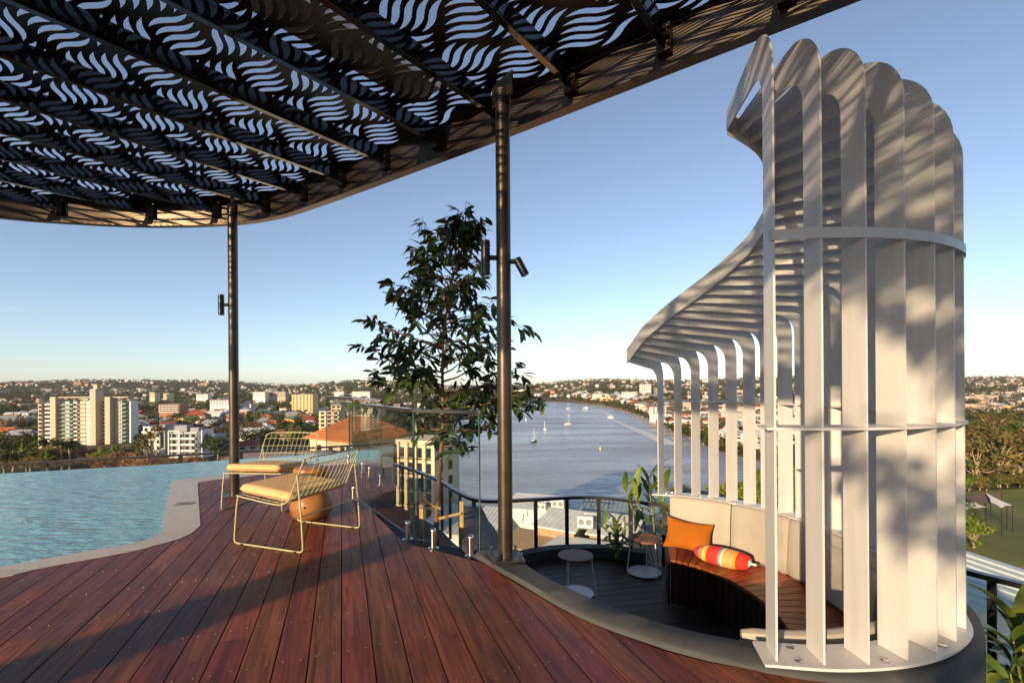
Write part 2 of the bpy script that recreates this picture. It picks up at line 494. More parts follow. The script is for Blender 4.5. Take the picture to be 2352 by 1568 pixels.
M_bark = mat("tree_bark", (0.20, 0.105, 0.05), rough=0.85, var=0.4, scale=18, bump=0.6, bscale=60, stretch=(1, 1, 0.25))
M_leaf = mat("dark_glossy_leaf", (0.034, 0.058, 0.015), rough=0.38, var=0.35, scale=3, rand=0.35, spec=0.5)
M_ginger = mat("ginger_leaf", (0.045, 0.11, 0.015), rough=0.35, var=0.35, scale=6, rand=0.35, col2=(0.16, 0.19, 0.03))
M_stem = mat("plant_stem", (0.30, 0.27, 0.04), rough=0.5, var=0.2)
M_stake = mat("pine_stake", (0.55, 0.33, 0.12), rough=0.7, var=0.15)
M_trayw = mat("white_steel", (0.78, 0.77, 0.76), rough=0.35, var=0.03)
M_soil = mat("soil", (0.05, 0.035, 0.022), rough=0.95, var=0.4, scale=20)
M_brass = mat("brass_screw", (0.55, 0.40, 0.20), rough=0.35, metal=0.8)

# ================================================================== THE TERRACE
# ------------------------------------------------------------------ pool and deck outlines (plan)
coping_deck = [(-9.5, 2.05), (-7.5, 2.2), (-5.6, 2.65), (-4.6, 3.13), G(0, 1326), G(104, 1302), G(309, 1264), G(400, 1241), G(437, 1227), G(461, 1207)]
coping_deck2 = [G(455, 1108), G(487, 1102), G(572, 1092.5), G(690, 1077), G(800, 1064)]
coping_deck = [tuple(p) for p in catmull([Vector((p[0], p[1], 0)) for p in coping_deck], 3)]
deck_edge = [(-2.45, 8.35), (-2.15, 7.75), (-1.86, 7.2), (-1.66, 6.85), (-1.60, 6.5), (-1.72, 6.1), (-1.72, 5.75), (-1.52, 5.3), (-1.22, 4.75), (-0.94, 4.30), (-0.6, 4.05), (-0.24, 3.80)]
deck_edge = [tuple(p) for p in catmull([Vector((p[0], p[1], 0)) for p in deck_edge], 3)]
curb_outer = [(-0.24, 3.80), (0.02, 3.40), (0.30, 3.0), (0.53, 2.75), (0.79, 2.53), (1.01, 2.41), (1.25, 2.33), (1.5, 2.27)]
deck_poly = [p[:2] for p in coping_deck] + coping_deck2 + [p[:2] for p in deck_edge] + curb_outer[1:] + [(1.75, 1.75), (2.6, 0.4), (3.2, -3.0), (-9.5, -3.0)]

def line_hits(poly, o, d):
    """sorted parameters where the line o + t d crosses the polygon"""
    ts = []; n = len(poly)
    for i in range(n):
        a = poly[i]; b = poly[(i + 1) % n]
        ex, ey = b[0] - a[0], b[1] - a[1]
        den = d[0] * ey - d[1] * ex
        if abs(den) < 1e-12: continue
        t = ((a[0] - o[0]) * ey - (a[1] - o[1]) * ex) / den
        u = ((a[0] - o[0]) * d[1] - (a[1] - o[1]) * d[0]) / den
        if 0 <= u < 1: ts.append(t)
    return sorted(ts)

def lay_planks(parent, poly, direction, width, gap, z, thick, q_range, phase, name, mat_, rng, joint=(2.2, 4.2), screws=None, pitch=0.45):
    """boards laid side by side along 'direction', each a mesh with length on its local X, cut exactly to the outline"""
    p = Vector(direction).normalized(); q = Vector((p.y, -p.x))
    ang = math.atan2(p.y, p.x)
    L2 = [(x * p.x + y * p.y, x * q.x + y * q.y) for x, y in poly]       # outline in board coordinates
    if sum(L2[i][0] * L2[(i + 1) % len(L2)][1] - L2[(i + 1) % len(L2)][0] * L2[i][1] for i in range(len(L2))) < 0: L2 = L2[::-1]
    tmin = min(a for a, b in L2); tmax = max(a for a, b in L2)
    k = math.floor((q_range[0] - phase) / width)
    while phase + k * width < q_range[1]:
        q0 = phase + k * width + gap / 2; q1 = q0 + width - gap; k += 1
        if q1 < min(b for a, b in L2) or q0 > max(b for a, b in L2): continue
        t = tmin - rng.uniform(0.0, joint[1])
        while t < tmax:
            t2 = t + rng.uniform(*joint)
            rect = [(t + 0.0015, q0), (t2 - 0.0015, q0), (t2 - 0.0015, q1), (t + 0.0015, q1)]
            n0 = len(L2)
            rv, re_, rf, ov, oe, of = delaunay_2d_cdt([Vector(a) for a in L2 + rect], [], [list(range(n0)), list(range(n0, n0 + 4))], 1, 1e-6)
            keep = [f for f, o_ in zip(rf, of) if 0 in o_ and 1 in o_]
            if keep:
                used = sorted(set(i for f in keep for i in f)); idx = {v: i for i, v in enumerate(used)}
                qm = 0.5 * (q0 + q1); ts = [rv[v].x for v in used]; mid = 0.5 * (min(ts) + max(ts))
                P2 = [(rv[v].x - mid, -(rv[v].y - qm)) for v in used]; n = len(P2)
                fs = []; ec = {}
                for f in keep:
                    g = [idx[v] for v in f]
                    A = (P2[g[1]][0] - P2[g[0]][0]) * (P2[g[2]][1] - P2[g[0]][1]) - (P2[g[2]][0] - P2[g[0]][0]) * (P2[g[1]][1] - P2[g[0]][1])
                    if A < 0: g = g[::-1]
                    fs.append(tuple(g))
                    for a, b in zip(g, g[1:] + g[:1]): ec[(a, b)] = 1
                area = sum(abs((P2[g[1]][0] - P2[g[0]][0]) * (P2[g[2]][1] - P2[g[0]][1]) - (P2[g[2]][0] - P2[g[0]][0]) * (P2[g[1]][1] - P2[g[0]][1])) / 2 for g in fs)
                if area > 0.0015:
                    vs_ = [(x, y, 0) for x, y in P2] + [(x, y, -thick) for x, y in P2]
                    for (a, b) in list(ec):
                        if (b, a) not in ec: fs.append((b, a, a + n, b + n))
                    mb = MB(); mb.add(vs_, fs)
                    o = mb.build(name, mat_, parent)
                    c = p * mid + q * qm
                    o.location = (c.x, c.y, z + rng.uniform(-0.0015, 0.0015)); o.rotation_euler = (0, 0, ang)
                    if screws is not None:
                        j0 = math.ceil(min(ts) / pitch)
                        while j0 * pitch < max(ts):
                            for sq in (0.22, 0.78):
                                w = p * (j0 * pitch + rng.uniform(-0.008, 0.008)) + q * (q0 + (q1 - q0) * sq)
                                if inside(poly, w.x, w.y): screws.append((w.x, w.y, z))
                            j0 += 1
            t = t2

deck = tag(MB().prism([(x, y) for x, y in deck_poly], -0.35, -0.045).build("deck", M_soil), "red brown hardwood deck of long boards beside the pool", "deck", kind="structure")
screw_pts = []
lay_planks(deck, deck_poly, (-0.331, 0.943), 0.159, 0.007, 0.0, 0.034, (-8.0, 2.2), -0.014, "plank", M_deck, random.Random(5), screws=screw_pts)
mb = MB()
for (x, y, z) in screw_pts:
    if y > 1.2 and y < 8:
        mb.lathe([(0.0042, -0.001), (0.0042, 0.0018)], 6, (x, y, z))
tag(mb.build("screws", M_brass, deck), kind="stuff")

# ------------------------------------------------------------------ coping stones
def coping_run(parent, inner, outer, step, z0, z1, name="coping_stone"):
    a = resample([Vector((p[0], p[1], 0)) for p in inner], n=200); b = resample([Vector((p[0], p[1], 0)) for p in outer], n=200)
    L = sum((a[i + 1] - a[i]).length for i in range(200))
    n = max(1, round(L / step)); per = 200 / n
    for k in range(n):
        i0 = int(round(k * per)); i1 = int(round((k + 1) * per))
        idx = sorted(set(int(round(i0 + (i1 - i0) * j / 5)) for j in range(6)))
        ia = [a[i].copy() for i in idx]; ob = [b[i].copy() for i in idx]
        for lst in (ia, ob):   # 3 mm joint
            d = (lst[1] - lst[0]).normalized() * 0.0018; lst[0] += d
            d = (lst[-2] - lst[-1]).normalized() * 0.0018; lst[-1] += d
        mb = MB(); mb.strip([(p.x, p.y) for p in ia], [(p.x, p.y) for p in ob], z0, z1)
        mb.build(name, M_granite, parent, fix=True)

pool_basin = tag(empty("pool_basin", (0, 0, 0)), "granite coping and tiled basin of the infinity pool beside the deck", "pool", kind="structure")
copA_out = [p[:2] for p in coping_deck]
copA_in = [(-9.5, 2.33), (-7.5, 2.47), (-5.7, 2.92), (-4.75, 3.38)] + [G(0, 1302), G(150, 1274), G(300, 1249), G(345, 1236), G(373, 1222)]
copA_in = [p[:2] for p in catmull([Vector((p[0], p[1], 0)) for p in copA_in], 3)]
coping_run(pool_basin, copA_in, [(p[0] - 0.004, p[1]) for p in copA_out], 0.62, -0.16, 0.004)
pA = G(373, 1222); pB = G(461, 1207); pC = G(395, 1105); pD = G(455, 1108); pM = G(381, 1171)
# the wide piece that runs out between pool and deck
mb = MB(); mb.strip([(pA[0], pA[1] + 0.004), pM, pC], [(pB[0] - 0.004, pB[1] + 0.004), ((pB[0] + pD[0]) / 2 - 0.004, (pB[1] + pD[1]) / 2), (pD[0] - 0.004, pD[1])], -0.16, 0.004)
mb.build("coping_stone", M_granite, pool_basin, fix=True)
copB_out = [pD, coping_deck2[1], coping_deck2[2], coping_deck2[3], coping_deck2[4], (-2.3, 9.3)]
copB_in = [pC, G(430, 1099.5), G(509, 1090), G(640, 1073), (-3.35, 8.95), (-2.75, 9.6)]
coping_run(pool_basin, copB_in, copB_out, 0.62, -0.16, 0.003)
# depth marker set in the wide piece
sx, sy = G(424, 1157)
rot_ = math.atan2(pB[1] - pA[1], pB[0] - pA[0]) * 0.35
mk = MB().box((sx, sy, 0.0055), (0.19, 0.15, 0.003), rot_).build("marker_tile", mat("marker_grey", (0.22, 0.21, 0.2), rough=0.5), pool_basin)
m_dark = mat("marker_ink", (0.03, 0.03, 0.03), rough=0.6)
mb = MB(); Mr = Matrix.Rotation(rot_, 3, 'Z')
def mk_line(x0, y0, x1, y1, w=0.006):
    a = Mr @ Vector((x0, y0, 0)); b = Mr @ Vector((x1, y1, 0))
    c = (a + b) / 2; d = b - a
    mb.box((sx + c.x, sy + c.y, 0.0078), (d.length, w, 0.001), math.atan2(d.y, d.x))
for a in ((-.03, .02, .02, .05), (.02, .05, .04, .02), (-.05, -.005, -.02, .005), (-.02, .005, .01, -.005), (.01, -.005, .05, .004), (-.06, -.035, .06, -.035), (-.06, -.05, .03, -.05)):
    mk_line(*a)
mb.build("marker_symbol", m_dark, mk)

# ------------------------------------------------------------------ pool
far_edge = [G(-260, 1099, -0.03), G(0, 1089, -0.03), G(312, 1072, -0.03), G(506, 1058.7, -0.03), (-4.2, 9.95), (-2.9, 10.5)]
pool_poly = copA_in + [pM, pC] + copB_in[1:] + [(-2.9, 10.5)] + [(p[0], p[1]) for p in far_edge[::-1][1:]] + [(-14, 6.6), (-14, 2.3)]
M_tile = mat("pool_tile", (0.16, 0.50, 0.58), rough=0.3, var=0.12, scale=3)
M_ledge = mat("ledge_tile", (0.42, 0.70, 0.74), rough=0.4, var=0.05)
pool_floor = MB().prism(pool_poly, -1.30, -1.25).build("basin_floor", M_tile, pool_basin)
mb = MB()
pp = [Vector((p[0], p[1], 0)) for p in pool_poly]
n = len(pp)
for i in range(n):
    a, b = pp[i], pp[(i + 1) % n]
    mb.add([(a.x, a.y, -1.3), (b.x, b.y, -1.3), (b.x, b.y, -0.045), (a.x, a.y, -0.045)], [(0, 1, 2, 3)])
mb.build("basin_wall", M_tile, pool_basin)
lip_in = [(p[0], p[1]) for p in far_edge]
lip = [Vector((p[0], p[1], 0)) for p in lip_in]
mb = MB(); mb.strip(lip_in, offset2(lip_in, 0.16), -1.6, -0.038)
mb.build("basin_lip", M_tile, pool_basin, fix=True)
# sunk ledge with a grid of small tiles
la, lb = Vector((-9.2, 5.35, -0.12)), Vector((-4.05, 6.15, -0.12))
d = (lb - la); nrm = Vector((-d.y, d.x, 0)).normalized()
mb = MB(); mb.strip([(la.x, la.y), (lb.x, lb.y)], [((la + nrm * .42).x, (la + nrm * .42).y), ((lb + nrm * .42).x, (lb + nrm * .42).y)], -1.25, -0.12)
mb.build("sunk_ledge", M_ledge, pool_basin, fix=True)
mb = MB()
L_ = d.length; nt = int(L_ / 0.105)
for i in range(nt):
    for j in range(4):
        c = la + d * ((i + 0.5) / nt) + nrm * (0.06 + j * 0.1)
        mb.box((c.x, c.y, -0.113), (0.078, 0.075, 0.012), math.atan2(d.y, d.x))
tag(mb.build("ledge_tiles", mat("ledge_white_tile", (0.75, 0.8, 0.8), rough=0.3), pool_basin), kind="stuff")
M_pool = water_mat("pool_water", (0.16, 0.43, 0.62), 0.03, 4.0, 11.0, 0.14, stretch=(0.5, 2.1, 1), clear=0.45, tint=(0.5, 0.85, 0.95))
pw = MB()
tris = tessellate_polygon([[Vector((p[0], p[1], 0)) for p in pool_poly]])
pw.add([(p[0], p[1], -0.03) for p in pool_poly], [tuple(t) for t in tris])
pool_water = tag(pw.build("pool_water", M_pool, fix=True), "rippled turquoise water of the infinity pool", "pool water", kind="structure")

# ------------------------------------------------------------------ rail beyond the pool
rl = empty("pool_balustrade", (-6.85, 11.6, -1.35), label="low bronze balustrade with glass panes beyond the pool edge", cat="balustrade")
rail_pts = [Vector((-14.5, 8.35, -0.19)), Vector((-10.6, 10.0, -0.19)), Vector((-6.85, 11.6, -0.19)), Vector((-3.2, 13.2, -0.19))]
rr = resample(rail_pts, n=10)
mb = MB()
for i in range(len(rr) - 1):
    d = rr[i + 1] - rr[i]
    mb.box((rr[i] + rr[i + 1]) / 2, (d.length + 0.01, 0.065, 0.045), math.atan2(d.y, d.x))
mb.build("handrail", M_bronze, rl, world=True)
for i, p in enumerate(rr):
    MB().box((p.x, p.y, -0.78), (0.085, 0.05, 1.13), R(23)).build("post", M_bronze, rl, world=True)
    if i < len(rr) - 1:
        d = rr[i + 1] - p; c = (p + rr[i + 1]) / 2
        MB().box((c.x, c.y, -0.85), (d.length - 0.1, 0.01, 0.9), math.atan2(d.y, d.x)).build("pane", M_railglass, rl, world=True)

# ------------------------------------------------------------------ the floor of the lower terrace and our own building
low_rail = [Vector(p) for p in [(-4.3, 12.6, -0.2), (-3.6, 11.4, -0.2), (-2.75, 10.3, -0.2), (-1.96, 9.3, -0.2), (-1.25, 8.2, -0.2), (-0.85, 7.35, -0.2), (-0.43, 6.75, -0.2), (0.275, 6.80, -0.2), (0.9, 6.92, -0.2), (1.34, 6.86, -0.2), (1.99, 6.45, -0.2), (2.75, 6.0, -0.2), (3.35, 5.2, -0.2), (3.85, 4.15, -0.2), (4.25, 3.45, -0.2), (4.7, 2.2, -0.2), (5.0, 0.5, -0.2)]]
low_curve = catmull(low_rail, 6)
slab_poly = [(p.x, p.y) for p in low_curve] + [(5.0, -6), (-14, -6), (-14, 8.3), (-10.6, 9.95), (-6.85, 11.55)]
tag(MB().prism(slab_poly, -44, -1.045).build("terrace_slab", M_curb), "dark rendered building below the terrace", "building", kind="structure")

# ------------------------------------------------------------------ sunken lounge
pit_loop = [(1.13, 2.60), (1.6, 2.47), (2.15, 2.58), (2.6, 3.0), (2.86, 3.6), (2.90, 4.3), (2.74, 5.0), (2.4, 5.65), (2.02, 6.1),
            (1.75, 6.55), (1.2, 6.78), (0.5, 6.74), (0.02, 6.4), (-0.08, 5.6), (0.0, 4.9), (0.06, 4.2), (0.22, 3.6), (0.56, 3.1), (0.80, 2.84)]
pit_curve = [(p.x, p.y) for p in catmull([Vector((a, b, 0)) for a, b in pit_loop], 4, closed=True)]
PIT = -1.0
lounge_floor = tag(MB().prism(pit_curve, -1.044, PIT - 0.036).build("lounge_floor", M_soil), "dark weathered boards of the sunken lounge floor", "floor", kind="structure")
pit_scr = []
lay_planks(lounge_floor, pit_curve, (0.985, 0.17), 0.145, 0.008, PIT, 0.03, (-8.0, -1.5), 0.0, "plank", M_pitdeck, random.Random(9), pitch=0.5)

# curb: from the railing round behind the bronze pole to the white screen
ci = [(-0.42, 6.62), (-0.32, 6.1), (-0.22, 5.5), (-0.14, 4.9), (-0.05, 4.3), (0.10, 3.72), (0.33, 3.32), (0.56, 3.06), (0.79, 2.83), (1.13, 2.63), (1.6, 2.50), (2.15, 2.60), (2.6, 3.0), (2.87, 3.6), (2.92, 4.3), (2.76, 5.0), (2.42, 5.65), (2.03, 6.12)]
co = [(-0.72, 6.62), (-0.62, 6.0), (-0.56, 5.4), (-0.50, 4.8), (-0.44, 4.25), (-0.22, 3.79), (0.05, 3.40), (0.31, 3.01), (0.54, 2.76), (1.03, 2.42), (1.6, 2.235), (2.20, 2.335), (2.72, 2.82), (3.02, 3.5), (3.10, 4.3), (2.95, 5.1), (2.65, 5.9), (2.2, 6.45)]
ciS = catmull([Vector((a, b, 0)) for a, b in ci], 5); coS = catmull([Vector((a, b, 0)) for a, b in co], 5)
kerb = empty("lounge_kerb", (0.3, 3.0, -1.0), label="dark rendered kerb curving around the sunken lounge", cat="kerb")
mb = MB()
k = len(ciS); vs_ = []
for i in range(k):
    a, b = ciS[i], coS[i]; w = (b - a).normalized()
    far = max(0.0, min(1.0, (a.y - 4.0) / 2.0)) if a.x < 0.4 else 0.0
    zt = 0.028 - 0.30 * far
    prof = [(a, -1.04), (a, zt - 0.02), (a + w * 0.02, zt), (b - w * 0.02, zt), (b, zt - 0.02), (b, -1.04)]
    vs_ += [(p.x, p.y, z) for p, z in prof]
fs = []
for i in range(k - 1):
    for s in range(6):
        s2 = (s + 1) % 6
        fs.append((6 * i + s, 6 * i + 6 + s, 6 * i + 6 + s2, 6 * i + s2))
fs.append((5, 4, 3, 2, 1, 0)); fs.append(tuple(6 * (k - 1) + s for s in range(6)))
mb.add(vs_, fs); mb.build("kerb_body", M_curb, kerb, smooth=50, world=True, fix=True)
# low upstand at the far side of the floor
fi = [(1.75, 6.45), (1.2, 6.68), (0.5, 6.62), (0.0, 6.35)]
fo = [(1.85, 6.62), (1.22, 6.85), (0.48, 6.8), (-0.1, 6.5)]
mb = MB(); mb.strip([(p.x, p.y) for p in catmull([Vector((a, b, 0)) for a, b in fi], 4)], [(p.x, p.y) for p in catmull([Vector((a, b, 0)) for a, b in fo], 4)], -1.04, -0.87)
mb.build("upstand", M_curb, kerb, world=True, fix=True)

# ------------------------------------------------------------------ bench
BC = (1.56, 4.16)
def ell(a, b, t, c=BC):
    k_ = 1.0 - 0.085 * max(0.0, -math.sin(t))      # the near end of the oval is a little flatter
    return (c[0] + a * math.cos(t), c[1] + b * k_ * math.sin(t))
bench = empty("curved_bench", (2.3, 4.2, PIT), label="curved red timber bench with beige padded backrest in the sunken lounge", cat="bench")
T0, T1 = R(77), R(-101)
nb = 34
SEAT = -0.51
for i in range(nb):
    ta = T0 + (T1 - T0) * i / nb; tb = T0 + (T1 - T0) * (i + 1) / nb
    tm = (ta + tb) / 2
    g = (T1 - T0) * 0.010 / (2 * abs(T1 - T0)) * 0.9
    f0, f1 = ell(0.62, 1.10, ta + g * 1.2), ell(0.62, 1.10, tb - g * 1.2)
    b0, b1 = ell(1.25, 1.64, ta + g * 0.6), ell(1.25, 1.64, tb - g * 0.6)
    cx = (f0[0] + f1[0] + b0[0] + b1[0]) / 4; cy = (f0[1] + f1[1] + b0[1] + b1[1]) / 4
    ang = math.atan2(b0[1] + b1[1] - f0[1] - f1[1], b0[0] + b1[0] - f0[0] - f1[0])
    Mi = Matrix.Rotation(-ang, 3, 'Z')
    loc = [Mi @ Vector((p[0] - cx, p[1] - cy, 0)) for p in (f0, b0, b1, f1)]
    mb = MB(); mb.prism([(p.x, p.y) for p in loc], -0.032, 0.0)
    o = mb.build("seat_plank", M_bench, bench, fix=True)
    o.location = (cx - 2.3, cy - 4.2, SEAT - PIT); o.rotation_euler = (0, 0, ang)
    # front boards, upright
    f0, f1 = ell(0.645, 1.125, ta + g), ell(0.645, 1.125, tb - g)
    c = Vector(((f0[0] + f1[0]) / 2, (f0[1] + f1[1]) / 2, 0)); L_ = math.hypot(f1[0] - f0[0], f1[1] - f0[1])
    if i % 1 == 0:
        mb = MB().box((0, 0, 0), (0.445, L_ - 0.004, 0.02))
        o = mb.build("front_plank", M_benchshade, bench)
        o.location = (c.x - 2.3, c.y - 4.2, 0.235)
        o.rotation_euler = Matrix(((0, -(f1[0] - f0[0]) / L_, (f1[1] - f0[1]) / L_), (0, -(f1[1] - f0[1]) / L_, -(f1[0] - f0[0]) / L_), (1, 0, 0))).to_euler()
# end panel
e0, e1 = ell(0.63, 1.11, T0), ell(1.3, 1.7, T0)
c = Vector(((e0[0] + e1[0]) / 2, (e0[1] + e1[1]) / 2, 0)); L_ = math.hypot(e1[0] - e0[0], e1[1] - e0[1])
o = MB().box((0, 0, 0), (L_, 0.022, 0.455)).build("end_panel", M_benchshade, bench)
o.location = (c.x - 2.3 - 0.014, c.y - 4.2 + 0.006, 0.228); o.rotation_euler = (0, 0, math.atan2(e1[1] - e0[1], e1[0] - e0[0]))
# padded back: six panels with rounded edges
def pad_panel(ta, tb, ai, bi, th, z0, z1, lean=0.05, n=14):
    mb = MB(); prof_n = 12
    secs = []
    for i in range(n + 1):
        u = i / n
        t = ta + (tb - ta) * u
        e = min(u, 1 - u) * abs(tb - ta) * 1.4
        pinch = 1.0 if e > 0.03 else math.sqrt(max(0, 1 - (1 - e / 0.03) ** 2)) * 0.35 + 0.65
        inn = Vector((*ell(ai, bi, t), 0)); out = Vector((*ell(ai + th, bi + th, t), 0)); w = (out - inn).normalized()
        ring = []
        h = z1 - z0; cr = 0.035
        pts = [(0.0, z0 + cr), (0.0, z0 + h * 0.33), (-0.006, z0 + h * 0.6), (0.0, z1 - cr), (cr * 0.3, z1 - cr * 0.3), (cr, z1), (th - cr, z1), (th - cr * .3, z1 - cr * .3), (th, z1 - cr), (th, z0 + cr), (th - cr, z0), (cr, z0)]
        for (r_, z) in pts:
            zc = (z0 + z1) / 2
            r2 = th / 2 + (r_ - th / 2) * pinch; z2 = zc + (z - zc) * (1 - (1 - pinch) * 0.12)
            off = lean * (z2 - z0) / h
            ring.append(inn + w * (r2 + off) + Vector((0, 0, z2)))
        secs.append(ring)
    vs_ = [p for r_ in secs for p in r_]; k = 12
    fs = []
    for i in range(n):
        for j in range(k):
            j2 = (j + 1) % k
            fs.append((i * k + j, i * k + j2, (i + 1) * k + j2, (i + 1) * k + j))
    fs.append(tuple(range(k))); fs.append(tuple(n * k + j for j in range(k - 1, -1, -1)))
    mb.add(vs_, fs)
    return mb
cuts = [76, 47, 22, -6, -34, -66, -104]
for i in range(6):
    pad_panel(R(cuts[i]) - 0.004, R(cuts[i + 1]) + 0.004, 1.20, 1.585, 0.085, SEAT + 0.004, 0.055).build("back_pad", M_fabric, bench, smooth=45, world=True, fix=True)
pad_panel(R(4), R(-26), 1.13, 1.50, 0.07, SEAT + 0.01, -0.02, lean=0.06).build("loose_pad", M_fabric, bench, smooth=45, world=True, fix=True)
# rounded brown side pillow by the near end of the seat
mb = MB().lathe([(0.02, 0), (0.14, 0.0), (0.19, 0.04), (0.19, 0.09), (0.14, 0.13), (0.02, 0.14)], 24, (0, 0, 0))
o = tag(mb.build("round_pillow", mat("tan_leather", (0.30, 0.155, 0.07), rough=0.6), smooth=60), "round tan seat pillow at the near curve of the bench", "pillow")
o.location = (2.35, 3.35, SEAT + 0.002)

# ------------------------------------------------------------------ railing of the lounge
lr = empty("lounge_railing", (0.9, 6.92, -1.04), label="black steel railing with clear panes curving around the sunken lounge", cat="railing")
mb = MB()
out = offset2([(p.x, p.y) for p in low_curve], 0.035); inn = offset2([(p.x, p.y) for p in low_curve], -0.035)
mb.strip(inn, out, -0.245, -0.2)
mb.build("handrail", M_black, lr, world=True, fix=True)
posts = resample(low_curve, step=0.46)
mbp = None
for i, p in enumerate(posts):
    if p.y < 1.5: continue
    a = posts[max(i - 1, 0)]; b = posts[min(i + 1, len(posts) - 1)]
    ang = math.atan2(b.y - a.y, b.x - a.x)
    if p.x < -1.4 and i % 2: continue
    if mbp is None:
        mbp = MB().box((0, 0, 0.395), (0.055, 0.03, 0.79)).mesh("post", M_black)
    o = link("post", mbp, lr); o.location = (p.x - 0.9, p.y - 6.92, 0.004); o.rotation_euler = (0, 0, ang)
for i in range(len(posts) - 1):
    a, b = posts[i], posts[i + 1]
    if a.y < 1.5: continue
    d = b - a; c = (a + b) / 2
    MB().box((c.x, c.y, -0.64), (d.length - 0.07, 0.008, 0.74), math.atan2(d.y, d.x)).build("pane", M_railglass, lr, world=True)

# ------------------------------------------------------------------ glass balustrade on the deck
def spigot(parent, x, y, z=0.0):
    mb = MB()
    mb.lathe([(0.048, 0.0), (0.048, 0.006), (0.044, 0.009), (0.026, 0.012), (0.025, 0.02), (0.025, 0.15), (0.024, 0.162), (0.019, 0.172), (0.010, 0.178), (0.002, 0.18)], 20, (x, y, z))
    return mb.build("spigot", M_chrome, parent, smooth=35, world=True)
def glass_panel(name, a, b, z0, z1, label, rail=True, sp=(0.14, 0.86), side=0.03):
    a = Vector((*a, 0)); b = Vector((*b, 0)); d = b - a; c = (a + b) / 2; ang = math.atan2(d.y, d.x)
    t = empty(name, (c.x, c.y, 0.0), label=label, cat="glass panel")
    MB().box((c.x, c.y, (z0 + z1) / 2), (d.length, 0.012, z1 - z0), ang).build("pane", M_glass, t, world=True)
    medge = mat("glass_edge_" + str(len(MATS)), (0.05, 0.12, 0.09), rough=0.1)
    for e in (a, b):
        q = e + d.normalized() * (0.0036 if e is b else -0.0036)
        MB().box((q.x, q.y, (z0 + z1) / 2), (0.007, 0.0135, z1 - z0), ang).build("pane_edge", medge, t, world=True)
    for s in sp:
        p = a + d * s
        spigot(t, p.x, p.y)
    if rail:
        mb = MB().bbox((c.x, c.y, z1 + 0.010), (d.length + 0.006, 0.04, 0.036), 0.005, ang)
        mb.build("top_rail", M_chrome, t, world=True)
    return t
glass_panel("glass_panel", (-0.86, 4.235), (-0.27, 3.90), 0.055, 1.165, "clear glass balustrade panel nearest the bronze pole by the lounge", sp=(0.3, 0.87))
glass_panel("glass_panel", (-2.03, 6.02), (-0.875, 4.255), 0.055, 1.165, "long clear glass panel between deck chair and tree", sp=(0.08, 0.93))
glass_panel("glass_panel", (-2.72, 8.30), (-1.80, 6.66), 0.055, 1.165, "clear glass panel on the curved deck tip behind the stool", sp=(0.08, 0.35, 0.6, 0.95))
glass_panel("glass_panel", (-3.75, 9.75), (-2.78, 8.42), 0.055, 1.165, "farthest glass panel standing by the pool end", sp=(0.85,))

# ------------------------------------------------------------------ pergola
TB = Vector((0.616, 0.788, 0)); NB = Vector((0.788, -0.616, 0))
perg = empty("pergola", (-0.06, 3.82, 0.0), label="black steel pergola with wave pattern perforated roof on round bronze poles", cat="pergola")
outline = [(2.03, 2.77), (1.08, 3.47), (0.0, 4.28), (-0.78, 4.84), (-1.6, 5.42), (-2.4, 5.97), (-3.1, 6.40), (-3.9, 6.66), (-5.0, 6.72), (-6.0, 6.56), (-6.8, 6.28), (-8.2, 5.5), (-9.4, 4.2), (-10, 2.5), (-9.6, 0.5), (-8.2, -1.4), (-6, -2.8), (-3.5, -3.6), (-0.5, -3.9), (2, -3.4), (3.8, -2.2), (4.6, -0.6), (4.6, 0.5), (3.9, 1.35), (3.0, 2.05)]
rim = [(p.x, p.y) for p in catmull([Vector((a, b, 0)) for a, b in outline], 8, closed=True)]
ZS = 3.94   # underside of the sheet
rimV = [Vector((p[0], p[1], 0)) for p in rim]
def rim_offset(d):
    out = []; k = len(rimV)
    for i in range(k):
        t = (rimV[(i + 1) % k] - rimV[i - 1]).normalized()
        out.append((rimV[i].x - t.y * d, rimV[i].y + t.x * d))
    return out
orient = sum(rim[i][0] * rim[(i + 1) % len(rim)][1] - rim[(i + 1) % len(rim)][0] * rim[i][1] for i in range(len(rim)))
sg = 1 if orient > 0 else -1      # left of a CCW loop is inside
mb = MB(); mb.strip(rim, rim_offset(-0.012 * sg), 3.64, 3.955, closed=True)
mb.strip(rim_offset(0.045 * sg), rim_offset(-0.055 * sg), 3.622, 3.636, closed=True)
mb.build("fascia", M_bronze, perg, smooth=40, world=True, fix=True)
rim_in = rim_offset(0.004 * sg)
beam_n = [-2.0 - 0.757 * k for k in range(-6, 10)]
for bn in beam_n:
    o_ = NB * bn
    h = line_hits(rim_in, (o_.x, o_.y), (TB.x, TB.y))
    if len(h) < 2 or h[-1] - h[0] < 0.6: continue
    a = o_ + TB * (h[0] + 0.06); b = o_ + TB * (h[-1] - 0.06); c = (a + b) / 2
    mb = MB(); mb.bbox((0, 0, 0), ((b - a).length, 0.055, 0.15), 0.004)
    for zz in (-0.05, 0.05):
        mb.box((0, -0.029, zz), ((b - a).length - 0.02, 0.003, 0.012))
    ob = mb.build("beam", M_beam, perg)
    ob.location = c - perg.location + Vector((0, 0, 3.855)); ob.rotation_euler = (0, 0, math.atan2(TB.y, TB.x))
    # end plates with bolts at the rim
    for e, s in ((a, 1), (b, -1)):
        mb = MB()
        pc = e - TB * 0.03 * s
        mb.box((pc.x, pc.y, 3.82), (0.06, 0.1, 0.19), math.atan2(TB.y, TB.x))
        for zz in (3.76, 3.82, 3.88):
            q = e + TB * 0.02 * s + NB * 0.042
            mb.box((q.x, q.y, zz), (0.02, 0.016, 0.02), math.atan2(TB.y, TB.x))
        mb.build("end_plate", M_bronze, perg, world=True)
